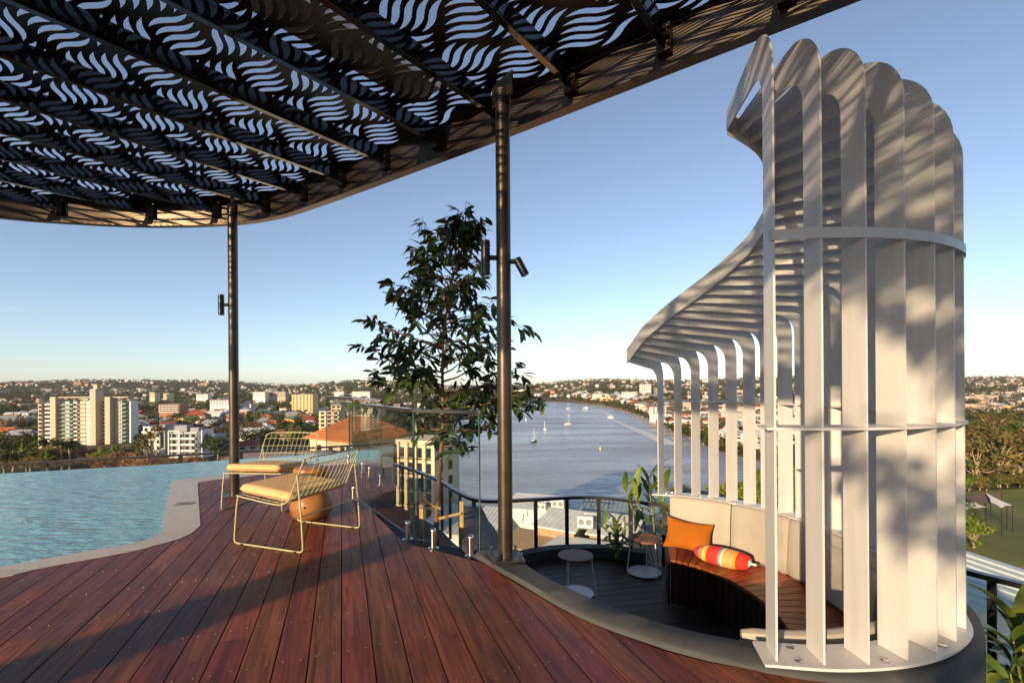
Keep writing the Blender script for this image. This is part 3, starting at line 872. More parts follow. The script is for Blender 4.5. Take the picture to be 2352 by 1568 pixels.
# perforated strips
CELL = 0.415; STACK = 0.083
E1 = Vector((math.cos(R(7)), math.sin(R(7)))); E2 = Vector((-E1.y, E1.x))
def slot_shape():
    up = []; lo = []; n = 8; hw = 0.172
    for i in range(n + 1):
        u = -hw + 2 * hw * i / n; s = u / hw
        c = -0.084 * (0.2 * s + 0.8 * s * abs(s) ** 1.4)
        th = 0.0255 * max(0.0, 1 - s * s) ** 0.75 + 0.0008
        up.append((u, c + th)); lo.append((u, c - th))
    return lo + up[::-1]
SLOT = slot_shape()
def clip_half(poly, nx, ny, d):
    out = []; n = len(poly)
    for i in range(n):
        a, b = poly[i], poly[(i + 1) % n]
        da = a[0] * nx + a[1] * ny - d; db = b[0] * nx + b[1] * ny - d
        if da >= 0: out.append(a)
        if (da >= 0) != (db >= 0):
            t = da / (da - db); out.append((a[0] + (b[0] - a[0]) * t, a[1] + (b[1] - a[1]) * t))
    return out
def area2(p): return sum(p[i][0] * p[(i + 1) % len(p)][1] - p[(i + 1) % len(p)][0] * p[i][1] for i in range(len(p))) / 2
rim_sl = rim_offset(0.03 * sg)
slots = []
for i in range(-32, 20):
    for j in range(-16, 24):
        cc = E1 * (i * CELL + 0.13) + E2 * (j * CELL + 0.05)
        if not (-11 < cc.x < 5.5 and -5 < cc.y < 7.6): continue
        for k_ in range(-2, 3):
            pts = []
            for (u, w) in SLOT:
                if (i + j) % 2 == 0: q = cc + E1 * u + E2 * (w + k_ * STACK)
                else: q = cc + E2 * u + E1 * (w + k_ * STACK)
                pts.append((q.x, q.y))
            c_in = [inside(rim_sl, *p) for p in pts]
            if all(c_in): slots.append(pts)
strip_edges = [1e9] + beam_n + [-1e9]
for s in range(len(strip_edges) - 1):
    hi, lo = strip_edges[s], strip_edges[s + 1]
    poly = rim_offset(0.003 * sg)
    if hi < 1e8: poly = clip_half(poly, -NB.x, -NB.y, -(hi - 0.0015))
    if lo > -1e8: poly = clip_half(poly, NB.x, NB.y, lo + 0.0015)
    if len(poly) < 3 or abs(area2(poly)) < 0.05: continue
    loops = []
    for sl in slots:
        q = sl
        ns = [p[0] * NB.x + p[1] * NB.y for p in sl]
        if max(ns) < lo or min(ns) > hi: continue
        if hi < 1e8: q = clip_half(q, -NB.x, -NB.y, -(hi - 0.006))
        if lo > -1e8 and q: q = clip_half(q, NB.x, NB.y, lo + 0.006)
        if len(q) < 3 or abs(area2(q)) < 2e-4: continue
        if area2(q) < 0: q = q[::-1]
        loops.append(q)
    if area2(poly) < 0: poly = poly[::-1]
    verts = [Vector(p) for p in poly]; faces = [list(range(len(poly)))]
    for q in loops:
        o0 = len(verts); verts += [Vector(p) for p in q]; faces.append(list(range(o0, o0 + len(q))))
    rv, re_, rf, ov, oe, of = delaunay_2d_cdt(verts, [], faces, 1, 1e-6)
    mb = MB()
    keep = [f for f, o_ in zip(rf, of) if o_ == [0]]
    nv = len(rv)
    mb.add([(v.x, v.y, ZS) for v in rv] + [(v.x, v.y, ZS + 0.003) for v in rv], [tuple(f[::-1]) for f in keep] + [tuple(i + nv for i in f) for f in keep])
    for q in loops:
        n = len(q)
        mb.add([(p[0], p[1], ZS) for p in q] + [(p[0], p[1], ZS + 0.003) for p in q], [((i + 1) % n, i, i + n, (i + 1) % n + n) for i in range(n)])
    mb.build("roof_panel", M_sheet, perg, world=True)
# solid plate laid on the roof over one bay
a = NB * -3.47 + TB * -1.2; b = NB * -3.47 + TB * 3.15; c = (a + b) / 2
o = MB().box((0, 0, 0), ((b - a).length, 0.40, 0.05)).build("cover_plate", M_stripgrey, perg)
o.location = c - perg.location + Vector((0, 0, 4.17)); o.rotation_euler = (0, 0, math.atan2(TB.y, TB.x))
# poles
pole_mesh = MB().lathe([(0.0575, 0.012), (0.0575, 3.70)], 32).mesh("pole", M_bronze, smooth=40)
for i, (x, y) in enumerate([(-0.06, 3.82), (-3.55, 6.17), (-5.67, -2.75), (3.5, -0.6)]):
    o = link("pole", pole_mesh, perg); o.location = (x + 0.06, y - 3.82, 0)
    mb = MB().box((x, y, 0.040 if i == 0 else 0.012), (0.26, 0.26, 0.016), R(12)); b_ = mb.build("base_plate", M_bronze, perg, world=True)
    if i == 0:
        for s in ((-.1, -.1), (.1, -.1), (.1, .1), (-.1, .1)):
            w = Matrix.Rotation(R(12), 3, 'Z') @ Vector((*s, 0))
            bo = MB().lathe([(0.016, 0.0), (0.016, 0.006), (0.011, 0.008), (0.011, 0.024), (0.014, 0.026), (0.013, 0.04), (0.004, 0.048)], 10, (x + w.x, y + w.y, 0.049))
            bo.build("bolt", M_chrome, perg, smooth=35, world=True)
    mb = MB()
    mb.lathe([(0.062, 3.60), (0.062, 3.71)], 24, (x, y, 0))
    mb.box((x, y, 3.73), (0.012, 0.26, 0.17), R(38)); mb.build("pole_head", M_bronze, perg, world=True, smooth=40)

# spotlights clamped to the poles
def spot(label, base, yaw, body_len, tilt, r=0.036):
    t = empty("spotlight", base, yaw, label, "spotlight")
    MB().tube([(0.0, 0, 0), (0.05, 0, 0)], 0.02, 12).build("bracket", M_black, t, smooth=40)
    M = Matrix.Rotation(tilt, 3, 'Y')
    L = body_len
    pts = [(r * 0.9, -L / 2), (r, -L / 2 + 0.004), (r, L / 2 - 0.004), (r * 0.9, L / 2), (r * 0.8, L / 2 - 0.012)]
    mb = MB(); mb.lathe(pts, 20)
    mb.v = [tuple(M @ Vector(p) + Vector((0.05 + r, 0, 0 if tilt == 0 else -L * 0.3))) for p in mb.v]
    mb.build("lamp_body", M_black, t, smooth=35)
    return t
p2 = Vector((-0.06, 3.82, 0)); p1 = Vector((-3.55, 6.17, 0))
spot("upright black twin spotlight on the left of the near pole", (p2.x - 0.055, p2.y - 0.015, at(1124, 592, 3.8).z), R(185), 0.27, 0.0)
spot("tilted black spotlight on the right of the near pole", (p2.x + 0.055, p2.y - 0.01, at(1174, 600, 3.8).z), R(-5), 0.15, R(-28), 0.033)
spot("small black spotlight on the farther pole beside the pool", (p1.x - 0.055, p1.y - 0.015, at(510, 700, 6.15).z), R(185), 0.26, 0.0)

# ------------------------------------------------------------------ white fin screen
K = 1.04
def sc(x, y): return Vector((x * K, y * K, 0))
SCRZ = 0.045
screen = empty("fin_screen", (1.7, 2.4, SCRZ), label="white screen of tall curved steel fins wrapping the lounge", cat="screen")
base_pts = []
near = [(1.215, 2.235), (1.41, 2.205), (1.613, 2.205), (1.82, 2.235), (2.02, 2.30), (2.21, 2.405), (2.392, 2.56)]
cx, cy = 1.56, 4.16
tail = []
for t in range(-38, 79, 4):
    a_, b_ = 1.48, 1.86
    tail.append(Vector((cx + a_ * math.cos(R(t)), cy + b_ * math.sin(R(t)), 0)))
curve = catmull([sc(*p) for p in near] + tail[1:], 6)
fin_base = resample(curve, step=0.213)
S_TOT = 0.213 * (len(fin_base) - 1)
fas_key = [(0.0, (1.40, 3.12)), (0.6, (1.62, 3.13)), (1.2, (1.84, 3.36)), (1.75, (1.96, 3.68)), (2.2, (1.99, 3.98)), (2.75, (1.90, 4.28)), (3.3, (1.75, 4.58)), (3.9, (1.55, 4.80)), (4.6, (1.36, 5.0)), (5.4, (1.22, 5.12))]
fas_key = [(s * S_TOT / 5.4, p) for s, p in fas_key]
def fas(s):
    for (s0, p0), (s1, p1_) in zip(fas_key, fas_key[1:]):
        if s <= s1 + 1e-9:
            u = (s - s0) / (s1 - s0); return sc(p0[0] + (p1_[0] - p0[0]) * u, p0[1] + (p1_[1] - p0[1]) * u)
    return sc(*fas_key[-1][1])
fas_line = [fas(S_TOT * i / 60) for i in range(61)]
for _ in range(4): fas_line = [fas_line[0]] + [(fas_line[i - 1] + fas_line[i] * 2 + fas_line[i + 1]) / 4 for i in range(1, 60)] + [fas_line[-1]]
def fasv(s):
    f = max(0, min(59.999, s / S_TOT * 60)); i = int(f); return fas_line[i].lerp(fas_line[i + 1], f - i)
def ztop(s): return 3.215 - 1.455 * (s / S_TOT) ** 1.1
FW = 0.15; RO = 0.30; RW = 0.135; RS = 0.19
def fin_mesh(Lr, zt, zb):
    """profile in (along, z): upright of width FW, rounded shoulder, roof rib reaching Lr"""
    outer = [(0, zb)]; inner = [(FW, zb)]
    n = 10
    ro = min(RO, Lr * 0.45); ri = ro * 0.62
    for i in range(n + 1):
        a = math.pi - (math.pi / 2) * i / n
        outer.append((ro + ro * math.cos(a), zt - ro + ro * math.sin(a)))
        inner.append((FW + ri + ri * math.cos(a), zt - RS - ri + ri * math.sin(a)))
    outer.append((Lr, zt)); inner.append((Lr, zt - RW * 0.9))
    n = len(outer); T = 0.005
    vs_ = [(x, -T, z) for x, z in outer] + [(x, -T, z) for x, z in inner] + [(x, T, z) for x, z in outer] + [(x, T, z) for x, z in inner]
    fs = []
    for i in range(n - 1):
        fs.append((i, i + 1, n + i + 1, n + i)); fs.append((2 * n + i, 3 * n + i, 3 * n + i + 1, 2 * n + i + 1))
        fs.append((i, 2 * n + i, 2 * n + i + 1, i + 1)); fs.append((n + i, n + i + 1, 3 * n + i + 1, 3 * n + i))
    fs.append((0, n, 3 * n, 2 * n)); fs.append((n - 1, 3 * n - 1, 4 * n - 1, 2 * n - 1))
    return vs_, fs
fins = []
for i, p in enumerate(fin_base):
    s = i * 0.213
    f = fasv(s); d = f - p; Lr = d.length; ang = math.atan2(d.y, d.x)
    mb = MB(); v_, f_ = fin_mesh(Lr, ztop(s), SCRZ + 0.016)
    mb.add(v_, f_)
    o = mb.build("fin", M_white, screen, fix=True)
    o.location = (p.x - 1.7, p.y - 2.4, -SCRZ); o.rotation_euler = (0, 0, ang)
    fins.append((p, d.normalized(), s))
# base plate, rings
pin = [q + d * 0.185 for q, d, s in fins]; pout = [q - d * 0.03 for q, d, s in fins]
def ext(lst, e):
    a = lst[0] + (lst[0] - lst[1]).normalized() * e; b = lst[-1] + (lst[-1] - lst[-2]).normalized() * e
    return [a] + lst + [b]
def smoothline(lst, n=4): return [(p.x, p.y) for p in catmull(lst, n)]
mb = MB(); mb.strip(smoothline(ext(pin, 0.06)), smoothline(ext(pout, 0.06)), SCRZ, SCRZ + 0.014)
mb.build("base_plate", M_white, screen, world=True, fix=True)
bolt_m = MB().lathe([(0.019, 0), (0.019, 0.004), (0.010, 0.006), (0.010, 0.0045), (0.002, 0.0045)], 14).mesh("bolt", M_chrome)
for i in range(0, len(fins) - 1, 2):
    for u in (0.02, 0.14):
        q = (fins[i][0] + fins[i + 1][0]) / 2 + fins[i][1] * u
        o = link("bolt", bolt_m, screen); o.location = (q.x - 1.7, q.y - 2.4, 0.0145)
rin = [q - d * 0.001 for q, d, s in fins]; rout = [q - d * 0.011 for q, d, s in fins]
k_up = next(i for i, (q, d, s) in enumerate(fins) if ztop(s) < 2.32)
mb = MB(); mb.strip(smoothline(ext(rin[:k_up], 0.012)), smoothline(ext(rout[:k_up], 0.012)), 2.08, 2.13); mb.build("upper_band", M_white, screen, world=True, smooth=30, fix=True)
rin = [q + d * 0.16 for q, d, s in fins]; rout = [q - d * 0.016 for q, d, s in fins]
mb = MB(); mb.strip(smoothline(ext(rin, 0.04)), smoothline(ext(rout, 0.04)), 1.172, 1.184); mb.build("middle_ring", M_white, screen, world=True, fix=True)
# fascia strip along the inner ends of the ribs
NF = 60
fl_in = [fas_line[i] for i in range(NF + 1)]
nor = []
for i in range(NF + 1):
    s = S_TOT * i / NF
    j = min(int(s / 0.213), len(fins) - 1); nor.append(fins[j][1])
za = [ztop(S_TOT * i / NF) - RW - 0.012 for i in range(NF + 1)]; zb = [ztop(S_TOT * i / NF) + 0.012 for i in range(NF + 1)]
mb = MB(); mb.strip([(p.x, p.y) for p in fl_in], [((p + n_ * 0.012).x, (p + n_ * 0.012).y) for p, n_ in zip(fl_in, nor)], za, zb)
mb.build("fascia", M_white, screen, world=True, smooth=30, fix=True)

# ================================================================== FURNITURE
def chair(loc, rz, label):
    t = empty("wire_chair", (loc[0], loc[1], 0), rz, label, "chair")
    prof = catmull([Vector(p) for p in ((0.385, 0, 0.425), (0.20, 0, 0.405), (0.0, 0, 0.385), (-0.13, 0, 0.385), (-0.215, 0, 0.43), (-0.265, 0, 0.53), (-0.33, 0, 0.67), (-0.40, 0, 0.80))], 5)
    W = 0.355
    def bulge(y, z): return -0.055 * (1 - (y / W) ** 2) * max(0.0, min(1.0, (z - 0.40) / 0.2))
    def pt(q, y): return Vector((q.x + bulge(y, q.z), y, q.z))
    seat = MB(); back = MB()
    r = 0.0032
    split = 18
    for i in range(13):
        y = -W + 2 * W * i / 12
        if 0 < i < 12:
            seat.tube([pt(q, y) for q in prof[:split + 1]], r, 5); back.tube([pt(q, y) for q in prof[split:]], r, 5)
    def cross(mb, idx, rr): mb.tube([pt(prof[idx], -W + 2 * W * j / 12) for j in range(13)], rr, 5)
    for idx in (3, 6, 9, 12, 15, 17): cross(seat, idx, r)
    for idx in (20, 23, 26, 29, 32): cross(back, idx, r)
    seat.build("seat_grid", M_wire, t, smooth=60); back.build("back_grid", M_wire, t, smooth=60)
    # outer frame of the shell
    fr = MB(); rr = 0.0065
    n = len(prof)
    side = [pt(q, W) for q in prof]
    top = [pt(prof[-1], W - 2 * W * j / 12) for j in range(13)]
    top[0] = top[0] + Vector((0.016, -0.02, -0.03)); top[-1] = top[-1] + Vector((0.016, 0.02, -0.03))
    path = side[:-1] + [side[-1] + Vector((0.02, 0, -0.04))] + [top[0] + Vector((0, 0, 0.012))] + top[1:-1] + [top[-1] + Vector((0, 0, 0.012))] + [pt(prof[-1], -W) + Vector((0.02, 0, -0.04))] + [pt(q, -W) for q in prof[:-1]][::-1]
    path += [pt(prof[0], -W + 2 * W * j / 8) for j in range(1, 8)]
    fr.tube(path, rr, 8, closed=True)
    fr.build("shell_frame", M_wire, t, smooth=60)
    leg_paths = []
    for s in (-1, 1):
        y = s * (W + 0.012)
        lp = [(0.35, y, 0.42), (0.372, y, 0.30), (0.392, y, 0.10), (0.398, y, 0.045), (0.390, y, 0.018), (0.365, y, 0.0075), (0.0, y, 0.0075), (-0.345, y, 0.0075), (-0.372, y, 0.018), (-0.378, y, 0.045), (-0.365, y, 0.25), (-0.335, y, 0.55), (-0.32, y * 0.995, 0.655)]
        mb = MB().tube(lp, 0.0075, 8); mb.build("sled_leg", M_wire, t, smooth=60)
        for x in (0.30, -0.30):
            MB().box((x, y, 0.006), (0.03, 0.02, 0.012)).build("glide", M_black, t)
    MB().tube([(-0.355, -W, 0.30), (-0.355, W, 0.30)], 0.0055, 6).build("stretcher", M_wire, t)
    # cushion
    mb = MB(); nx, ny = 18, 18
    L_, Wd, H = 0.61, 0.68, 0.085
    def prof_h(u):
        e = 1 - abs(u); return 1.0 if e > 0.16 else math.sqrt(max(0.0, 1 - (1 - e / 0.16) ** 2))
    topv, botv = [], []
    for i in range(nx + 1):
        u = -1 + 2 * i / nx; u = math.copysign(abs(u) ** 0.75, u)
        for j in range(ny + 1):
            v = -1 + 2 * j / ny; v = math.copysign(abs(v) ** 0.75, v)
            h = prof_h(u) ** 0.8 * prof_h(v) ** 0.8
            sag = 0.010 * (1 - u * u) * (1 - v * v)
            # round the plan corners
            k_ = 1 - 0.035 * (abs(u) ** 6) * (abs(v) ** 6)
            x = u * L_ / 2 * k_; y = v * Wd / 2 * k_
            zc = 0.041 * u * 0.6
            wr = 0.004 * noise.noise(Vector((x * 9, y * 9, 3.1)))
            topv.append((x + 0.085, y, 0.455 + zc + H * 0.52 * h + sag * 0.6 + wr * h)); botv.append((x + 0.085, y, 0.455 + zc - H * 0.42 * h))
    nn = (ny + 1); fs = []
    tot = len(topv)
    for i in range(nx):
        for j in range(ny):
            a = i * nn + j
            fs.append((a, a + nn, a + nn + 1, a + 1)); fs.append((tot + a + 1, tot + a + nn + 1, tot + a + nn, tot + a))
    mb.add(topv + botv, fs)
    mb.build("cushion", M_cushion, t, smooth=70)
    return t
chair((-1.98, 4.51), R(159.6), "sage green wire lounge chair nearest the camera seen from its back and side")
chair((-2.852, 5.77), R(-98), "sage green wire lounge chair facing the camera beside the far pole")

# drum stool
st = empty("drum_stool", (-2.15, 5.16, 0), 0, "honey coloured turned wooden drum stool between the wire chairs", "stool")
def wob(prof, c=(0, 0, 0), n=40, s=1):
    mb = MB(); mb.lathe(prof, n, c)
    mb.v = [(x * (1 + 0.015 * noise.noise(Vector((x * 6, y * 6, z * 4 + s)))), y * (1 + 0.015 * noise.noise(Vector((x * 6, y * 6, z * 4 + s)))), z) for x, y, z in mb.v]
    return mb
wob([(0.155, 0.0), (0.175, 0.012), (0.205, 0.06), (0.214, 0.12), (0.208, 0.18), (0.185, 0.24), (0.150, 0.285), (0.128, 0.33), (0.128, 0.37)]).build("drum", M_stool, st, smooth=50)
wob([(0.120, 0.37), (0.160, 0.39), (0.175, 0.42), (0.178, 0.505), (0.172, 0.525), (0.160, 0.532)], s=4).build("seat_top", M_stool, st, smooth=40)
MB().lathe([(0.012, 0), (0.010, 0.004)], 10).build("dark_spot", M_piping, st)  # small dark disc on the front of the drum
spot_obj = [o for o in st.children if o.name.startswith("dark_spot")][0]
spot_obj.rotation_euler = (R(90), 0, R(12)); spot_obj.location = (0.02, -0.214, 0.15)

# side tables
def side_table(loc, rz, label, h=0.45):
    t = empty("side_table", (loc[0], loc[1], PIT), rz, label, "side table", "round side tables in the sunken lounge")
    for k_, (y0, y1) in enumerate(((-0.2, -0.068), (-0.066, 0.066), (0.068, 0.2))):
        pts = []
        for i in range(13):
            y = y0 + (y1 - y0) * i / 12; x = math.sqrt(max(0.0, 0.2 ** 2 - y * y)); pts.append((x, y))
        poly = pts + [(-x, y) for x, y in pts[::-1]]
        poly = [p for i, p in enumerate(poly) if i == 0 or math.hypot(p[0] - poly[i - 1][0], p[1] - poly[i - 1][1]) > 1e-4]
        MB().prism(poly, h - 0.022, h).build("top_slat", M_tabletop, t, fix=True)
    MB().lathe([(0.16, h - 0.028), (0.16, h - 0.0222)], 24).build("top_plate", M_trayw, t)
    r = 0.007
    MB().tube([(-0.15, -0.10, h - 0.03), (-0.19, -0.13, 0.06), (-0.19, -0.13, 0.03), (-0.175, -0.13, 0.012), (-0.15, -0.13, 0.008), (0.15, -0.13, 0.008), (0.175, -0.13, 0.012), (0.19, -0.13, 0.03), (0.19, -0.13, 0.06), (0.15, -0.10, h - 0.03)], r, 8).build("front_leg", M_trayw, t, smooth=60)
    MB().tube([(0, 0.15, h - 0.03), (0, 0.19, 0.06), (0, 0.185, 0.02), (0, 0.16, 0.008), (0, -0.12, 0.008)], r, 8).build("rear_leg", M_trayw, t, smooth=60)
    MB().lathe([(0.205, 0.016), (0.208, 0.020), (0.205, 0.026), (0.198, 0.026), (0.196, 0.022)], 32).build("tray", M_trayw, t)
    return t
side_table((0.71, 5.52), R(20), "round slatted side table half hidden behind the kerb")
side_table((1.66, 6.12), R(-25), "round slatted side table with white lower tray beside the bench end")

# pillows
def pillow(w, h, th, n=16):
    mb = MB(); top, bot = [], []
    for i in range(n + 1):
        u = -1 + 2 * i / n
        for j in range(n + 1):
            v = -1 + 2 * j / n
            b = (max(0, 1 - abs(u) ** 2.4) * max(0, 1 - abs(v) ** 2.4)) ** 0.5
            x = w / 2 * u * (1 - 0.13 * (1 - v * v)); y = h / 2 * v * (1 - 0.16 * (1 - u * u))
            wr = 0.008 * noise.noise(Vector((x * 8, y * 8, 1.7))) * b
            top.append((x, y, th / 2 * b + wr)); bot.append((x, y, -th / 2 * b + wr * 0.5))
    nn = n + 1; tot = len(top); fs = []
    for i in range(n):
        for j in range(n):
            a = i * nn + j
            fs.append((a, a + nn, a + nn + 1, a + 1)); fs.append((tot + a + 1, tot + a + nn + 1, tot + a + nn, tot + a))
    mb.add(top + bot, fs)
    edge = [top[i * nn] for i in range(nn)] + [top[n * nn + j] for j in range(1, nn)] + [top[i * nn + n] for i in range(n - 1, -1, -1)] + [top[j] for j in range(n - 1, 0, -1)]
    return mb, edge
po = empty("square_pillow", at(1581, 1229, 5.45), 0, "plain orange scatter pillow leaning on the backrest at the bench end", "pillow")
mb, edge = pillow(0.52, 0.36, 0.15)
a_ = mb.build("pillow_cover", M_orange, po, smooth=70)
b_ = MB().tube([Vector(p) for p in edge], 0.004, 5, closed=True).build("piping", M_piping, po, smooth=60)
for o in (a_, b_):
    o.rotation_euler = (R(60), R(7), R(-20))
# striped pillow, gathered at both ends
m = bpy.data.materials.new("striped_linen"); N, L = nodes_of(m); bs = N["Principled BSDF"]; bs.inputs["Roughness"].default_value = 0.9
tc = N.new("ShaderNodeTexCoord"); sx_ = N.new("ShaderNodeSeparateXYZ"); L.new(tc.outputs["Object"], sx_.inputs[0])
mr = N.new("ShaderNodeMapRange"); mr.inputs[1].default_value = -0.32; mr.inputs[2].default_value = 0.32; L.new(sx_.outputs[0], mr.inputs[0])
rp = N.new("ShaderNodeValToRGB"); rp.color_ramp.interpolation = 'CONSTANT'
bands = [(0.0, (0.42, 0.06, 0.12)), (0.13, (0.75, 0.22, 0.03)), (0.20, (0.80, 0.72, 0.55)), (0.225, (0.78, 0.42, 0.02)), (0.27, (0.62, 0.035, 0.02)), (0.44, (0.55, 0.05, 0.16)), (0.475, (0.20, 0.38, 0.16)), (0.51, (0.75, 0.72, 0.6)), (0.535, (0.72, 0.36, 0.12)), (0.70, (0.78, 0.30, 0.02)), (0.735, (0.60, 0.03, 0.02)), (0.90, (0.45, 0.62, 0.50))]
els = rp.color_ramp.elements
els[0].position = 0; els[0].color = (*bands[0][1], 1); els[1].position = bands[1][0]; els[1].color = (*bands[1][1], 1)
for p_, c_ in bands[2:]:
    e = els.new(p_); e.color = (*c_, 1)
L.new(mr.outputs[0], rp.inputs[0]); L.new(rp.outputs[0], bs.inputs["Base Color"])
nz = N.new("ShaderNodeTexNoise"); nz.inputs["Scale"].default_value = 300; bp = N.new("ShaderNodeBump"); bp.inputs["Strength"].default_value = 0.3; bp.inputs["Distance"].default_value = 0.003
L.new(tc.outputs["Object"], nz.inputs[0]); L.new(nz.outputs[0], bp.inputs["Height"]); L.new(bp.outputs[0], bs.inputs["Normal"])
mb = MB(); vs_, fs = [], []; n, k_ = 26, 20
for i in range(n + 1):
    x = -0.32 + 0.64 * i / n; s = abs(x) / 0.32
    r_ = 0.105 * max(0.0, 1 - s ** 2.6) ** 0.62 + 0.012
    if x > 0.27: r_ = 0.016
    for j in range(k_):
        a = 2 * math.pi * j / k_
        rr_ = r_ * (1 + 0.05 * math.sin(5 * a + 2) * s * s)
        vs_.append((x, rr_ * math.cos(a) * 1.15, rr_ * math.sin(a) * 0.8))
for i in range(n):
    for j in range(k_):
        j2 = (j + 1) % k_
        fs.append((i * k_ + j, i * k_ + j2, (i + 1) * k_ + j2, (i + 1) * k_ + j))
fs.append(tuple(range(k_ - 1, -1, -1))); fs.append(tuple(n * k_ + j for j in range(k_)))
mb.add(vs_, fs)
o = tag(mb.build("striped_pillow", m, smooth=70, fix=True), "multicoloured striped pillow with gathered ends lying on the bench", "pillow")
a = Vector((*G(1598, 1262, -0.42), -0.42)); b = Vector((*G(1733, 1297, -0.43), -0.43))
o.location = (a + b) / 2; o.rotation_euler = (0, 0, math.atan2(b.y - a.y, b.x - a.x))

# ================================================================== PLANTS ON THE TERRACE
def blade_mesh(name, L_, W_, droop, mat_, n=8, fold=0.25):
    vs_, fs = [], []
    x = z = 0.0; ang = R(20)
    for i in range(n + 1):
        u = i / n
        w = W_ * (math.sin(math.pi * min(1, u ** 0.8)) ** 0.75) * 0.5 + 0.003
        if i == n: w = 0.001
        vs_ += [(x, -w, z + w * fold), (x, 0, z), (x, w, z + w * fold)]
        ang -= droop / n
        x += math.cos(ang) * L_ / n; z += math.sin(ang) * L_ / n
    for i in range(n):
        o = 3 * i
        fs += [(o, o + 3, o + 4, o + 1), (o + 1, o + 4, o + 5, o + 2)]
    mb = MB(); mb.add(vs_, fs)
    return mb.mesh(name, mat_, smooth=80)
BL = [blade_mesh("leaf", 0.42, 0.085, R(d), M_ginger) for d in (35, 60, 85)]
def cane_plant(loc, label, canes, height, spread, leaf_scale, seed, name="ginger_plant", lean=(0, 0), per=9, cat="plant"):
    rg = random.Random(seed)
    t = empty(name, loc, 0, label, cat)
    for c in range(canes):
        a = rg.uniform(0, 2 * math.pi); sp = rg.uniform(0.2, 1) * spread; h = height * rg.uniform(0.65, 1.0)
        tip = Vector((math.cos(a) * sp + lean[0], math.sin(a) * sp + lean[1], h))
        base = Vector((math.cos(a) * sp * 0.25, math.sin(a) * sp * 0.25, 0))
        path = [base.lerp(tip, u) + Vector((0, 0, 0.12 * h * math.sin(math.pi * u) * 0.5)) for u in (0, 0.25, 0.5, 0.75, 1)]
        MB().tube(path, [0.011, 0.010, 0.009, 0.007, 0.004], 6).build("cane", M_stem, t, smooth=60)
        for i in range(per):
            u = 0.35 + 0.65 * i / (per - 1)
            f = u * 4; i0 = min(3, int(f)); p = path[i0].lerp(path[i0 + 1], f - i0)
            o = link("leaf", BL[rg.randrange(3)], t)
            az = a + (math.pi / 2 if i % 2 else -math.pi / 2) + rg.uniform(-0.7, 0.7)
            s = leaf_scale * rg.uniform(0.7, 1.15)
            o.location = p; o.rotation_euler = (rg.uniform(-0.4, 0.4), rg.uniform(-0.9, 0.15) - (0.5 if i >= per - 2 else 0), az); o.scale = (s, s * rg.uniform(0.8, 1.15), s)
    return t
cane_plant((2.98, 2.70, -1.04), "glossy ginger plant with broad leaves below the kerb at the right corner", 9, 0.96, 0.34, 0.95, 3, per=8)
cane_plant((3.42, 3.0, -1.04), "darker ginger plant by the black railing at the right corner", 7, 0.90, 0.36, 0.9, 8, per=8)
cane_plant((1.93, 6.50, -1.04), "tall leaning ginger plant behind the bench end", 5, 1.25, 0.32, 1.05, 21, lean=(-0.15, 0), per=9)
cane_plant((1.46, 6.62, -1.0), "low ginger plant growing behind the side tables", 6, 0.45, 0.22, 0.62, 31, per=7)

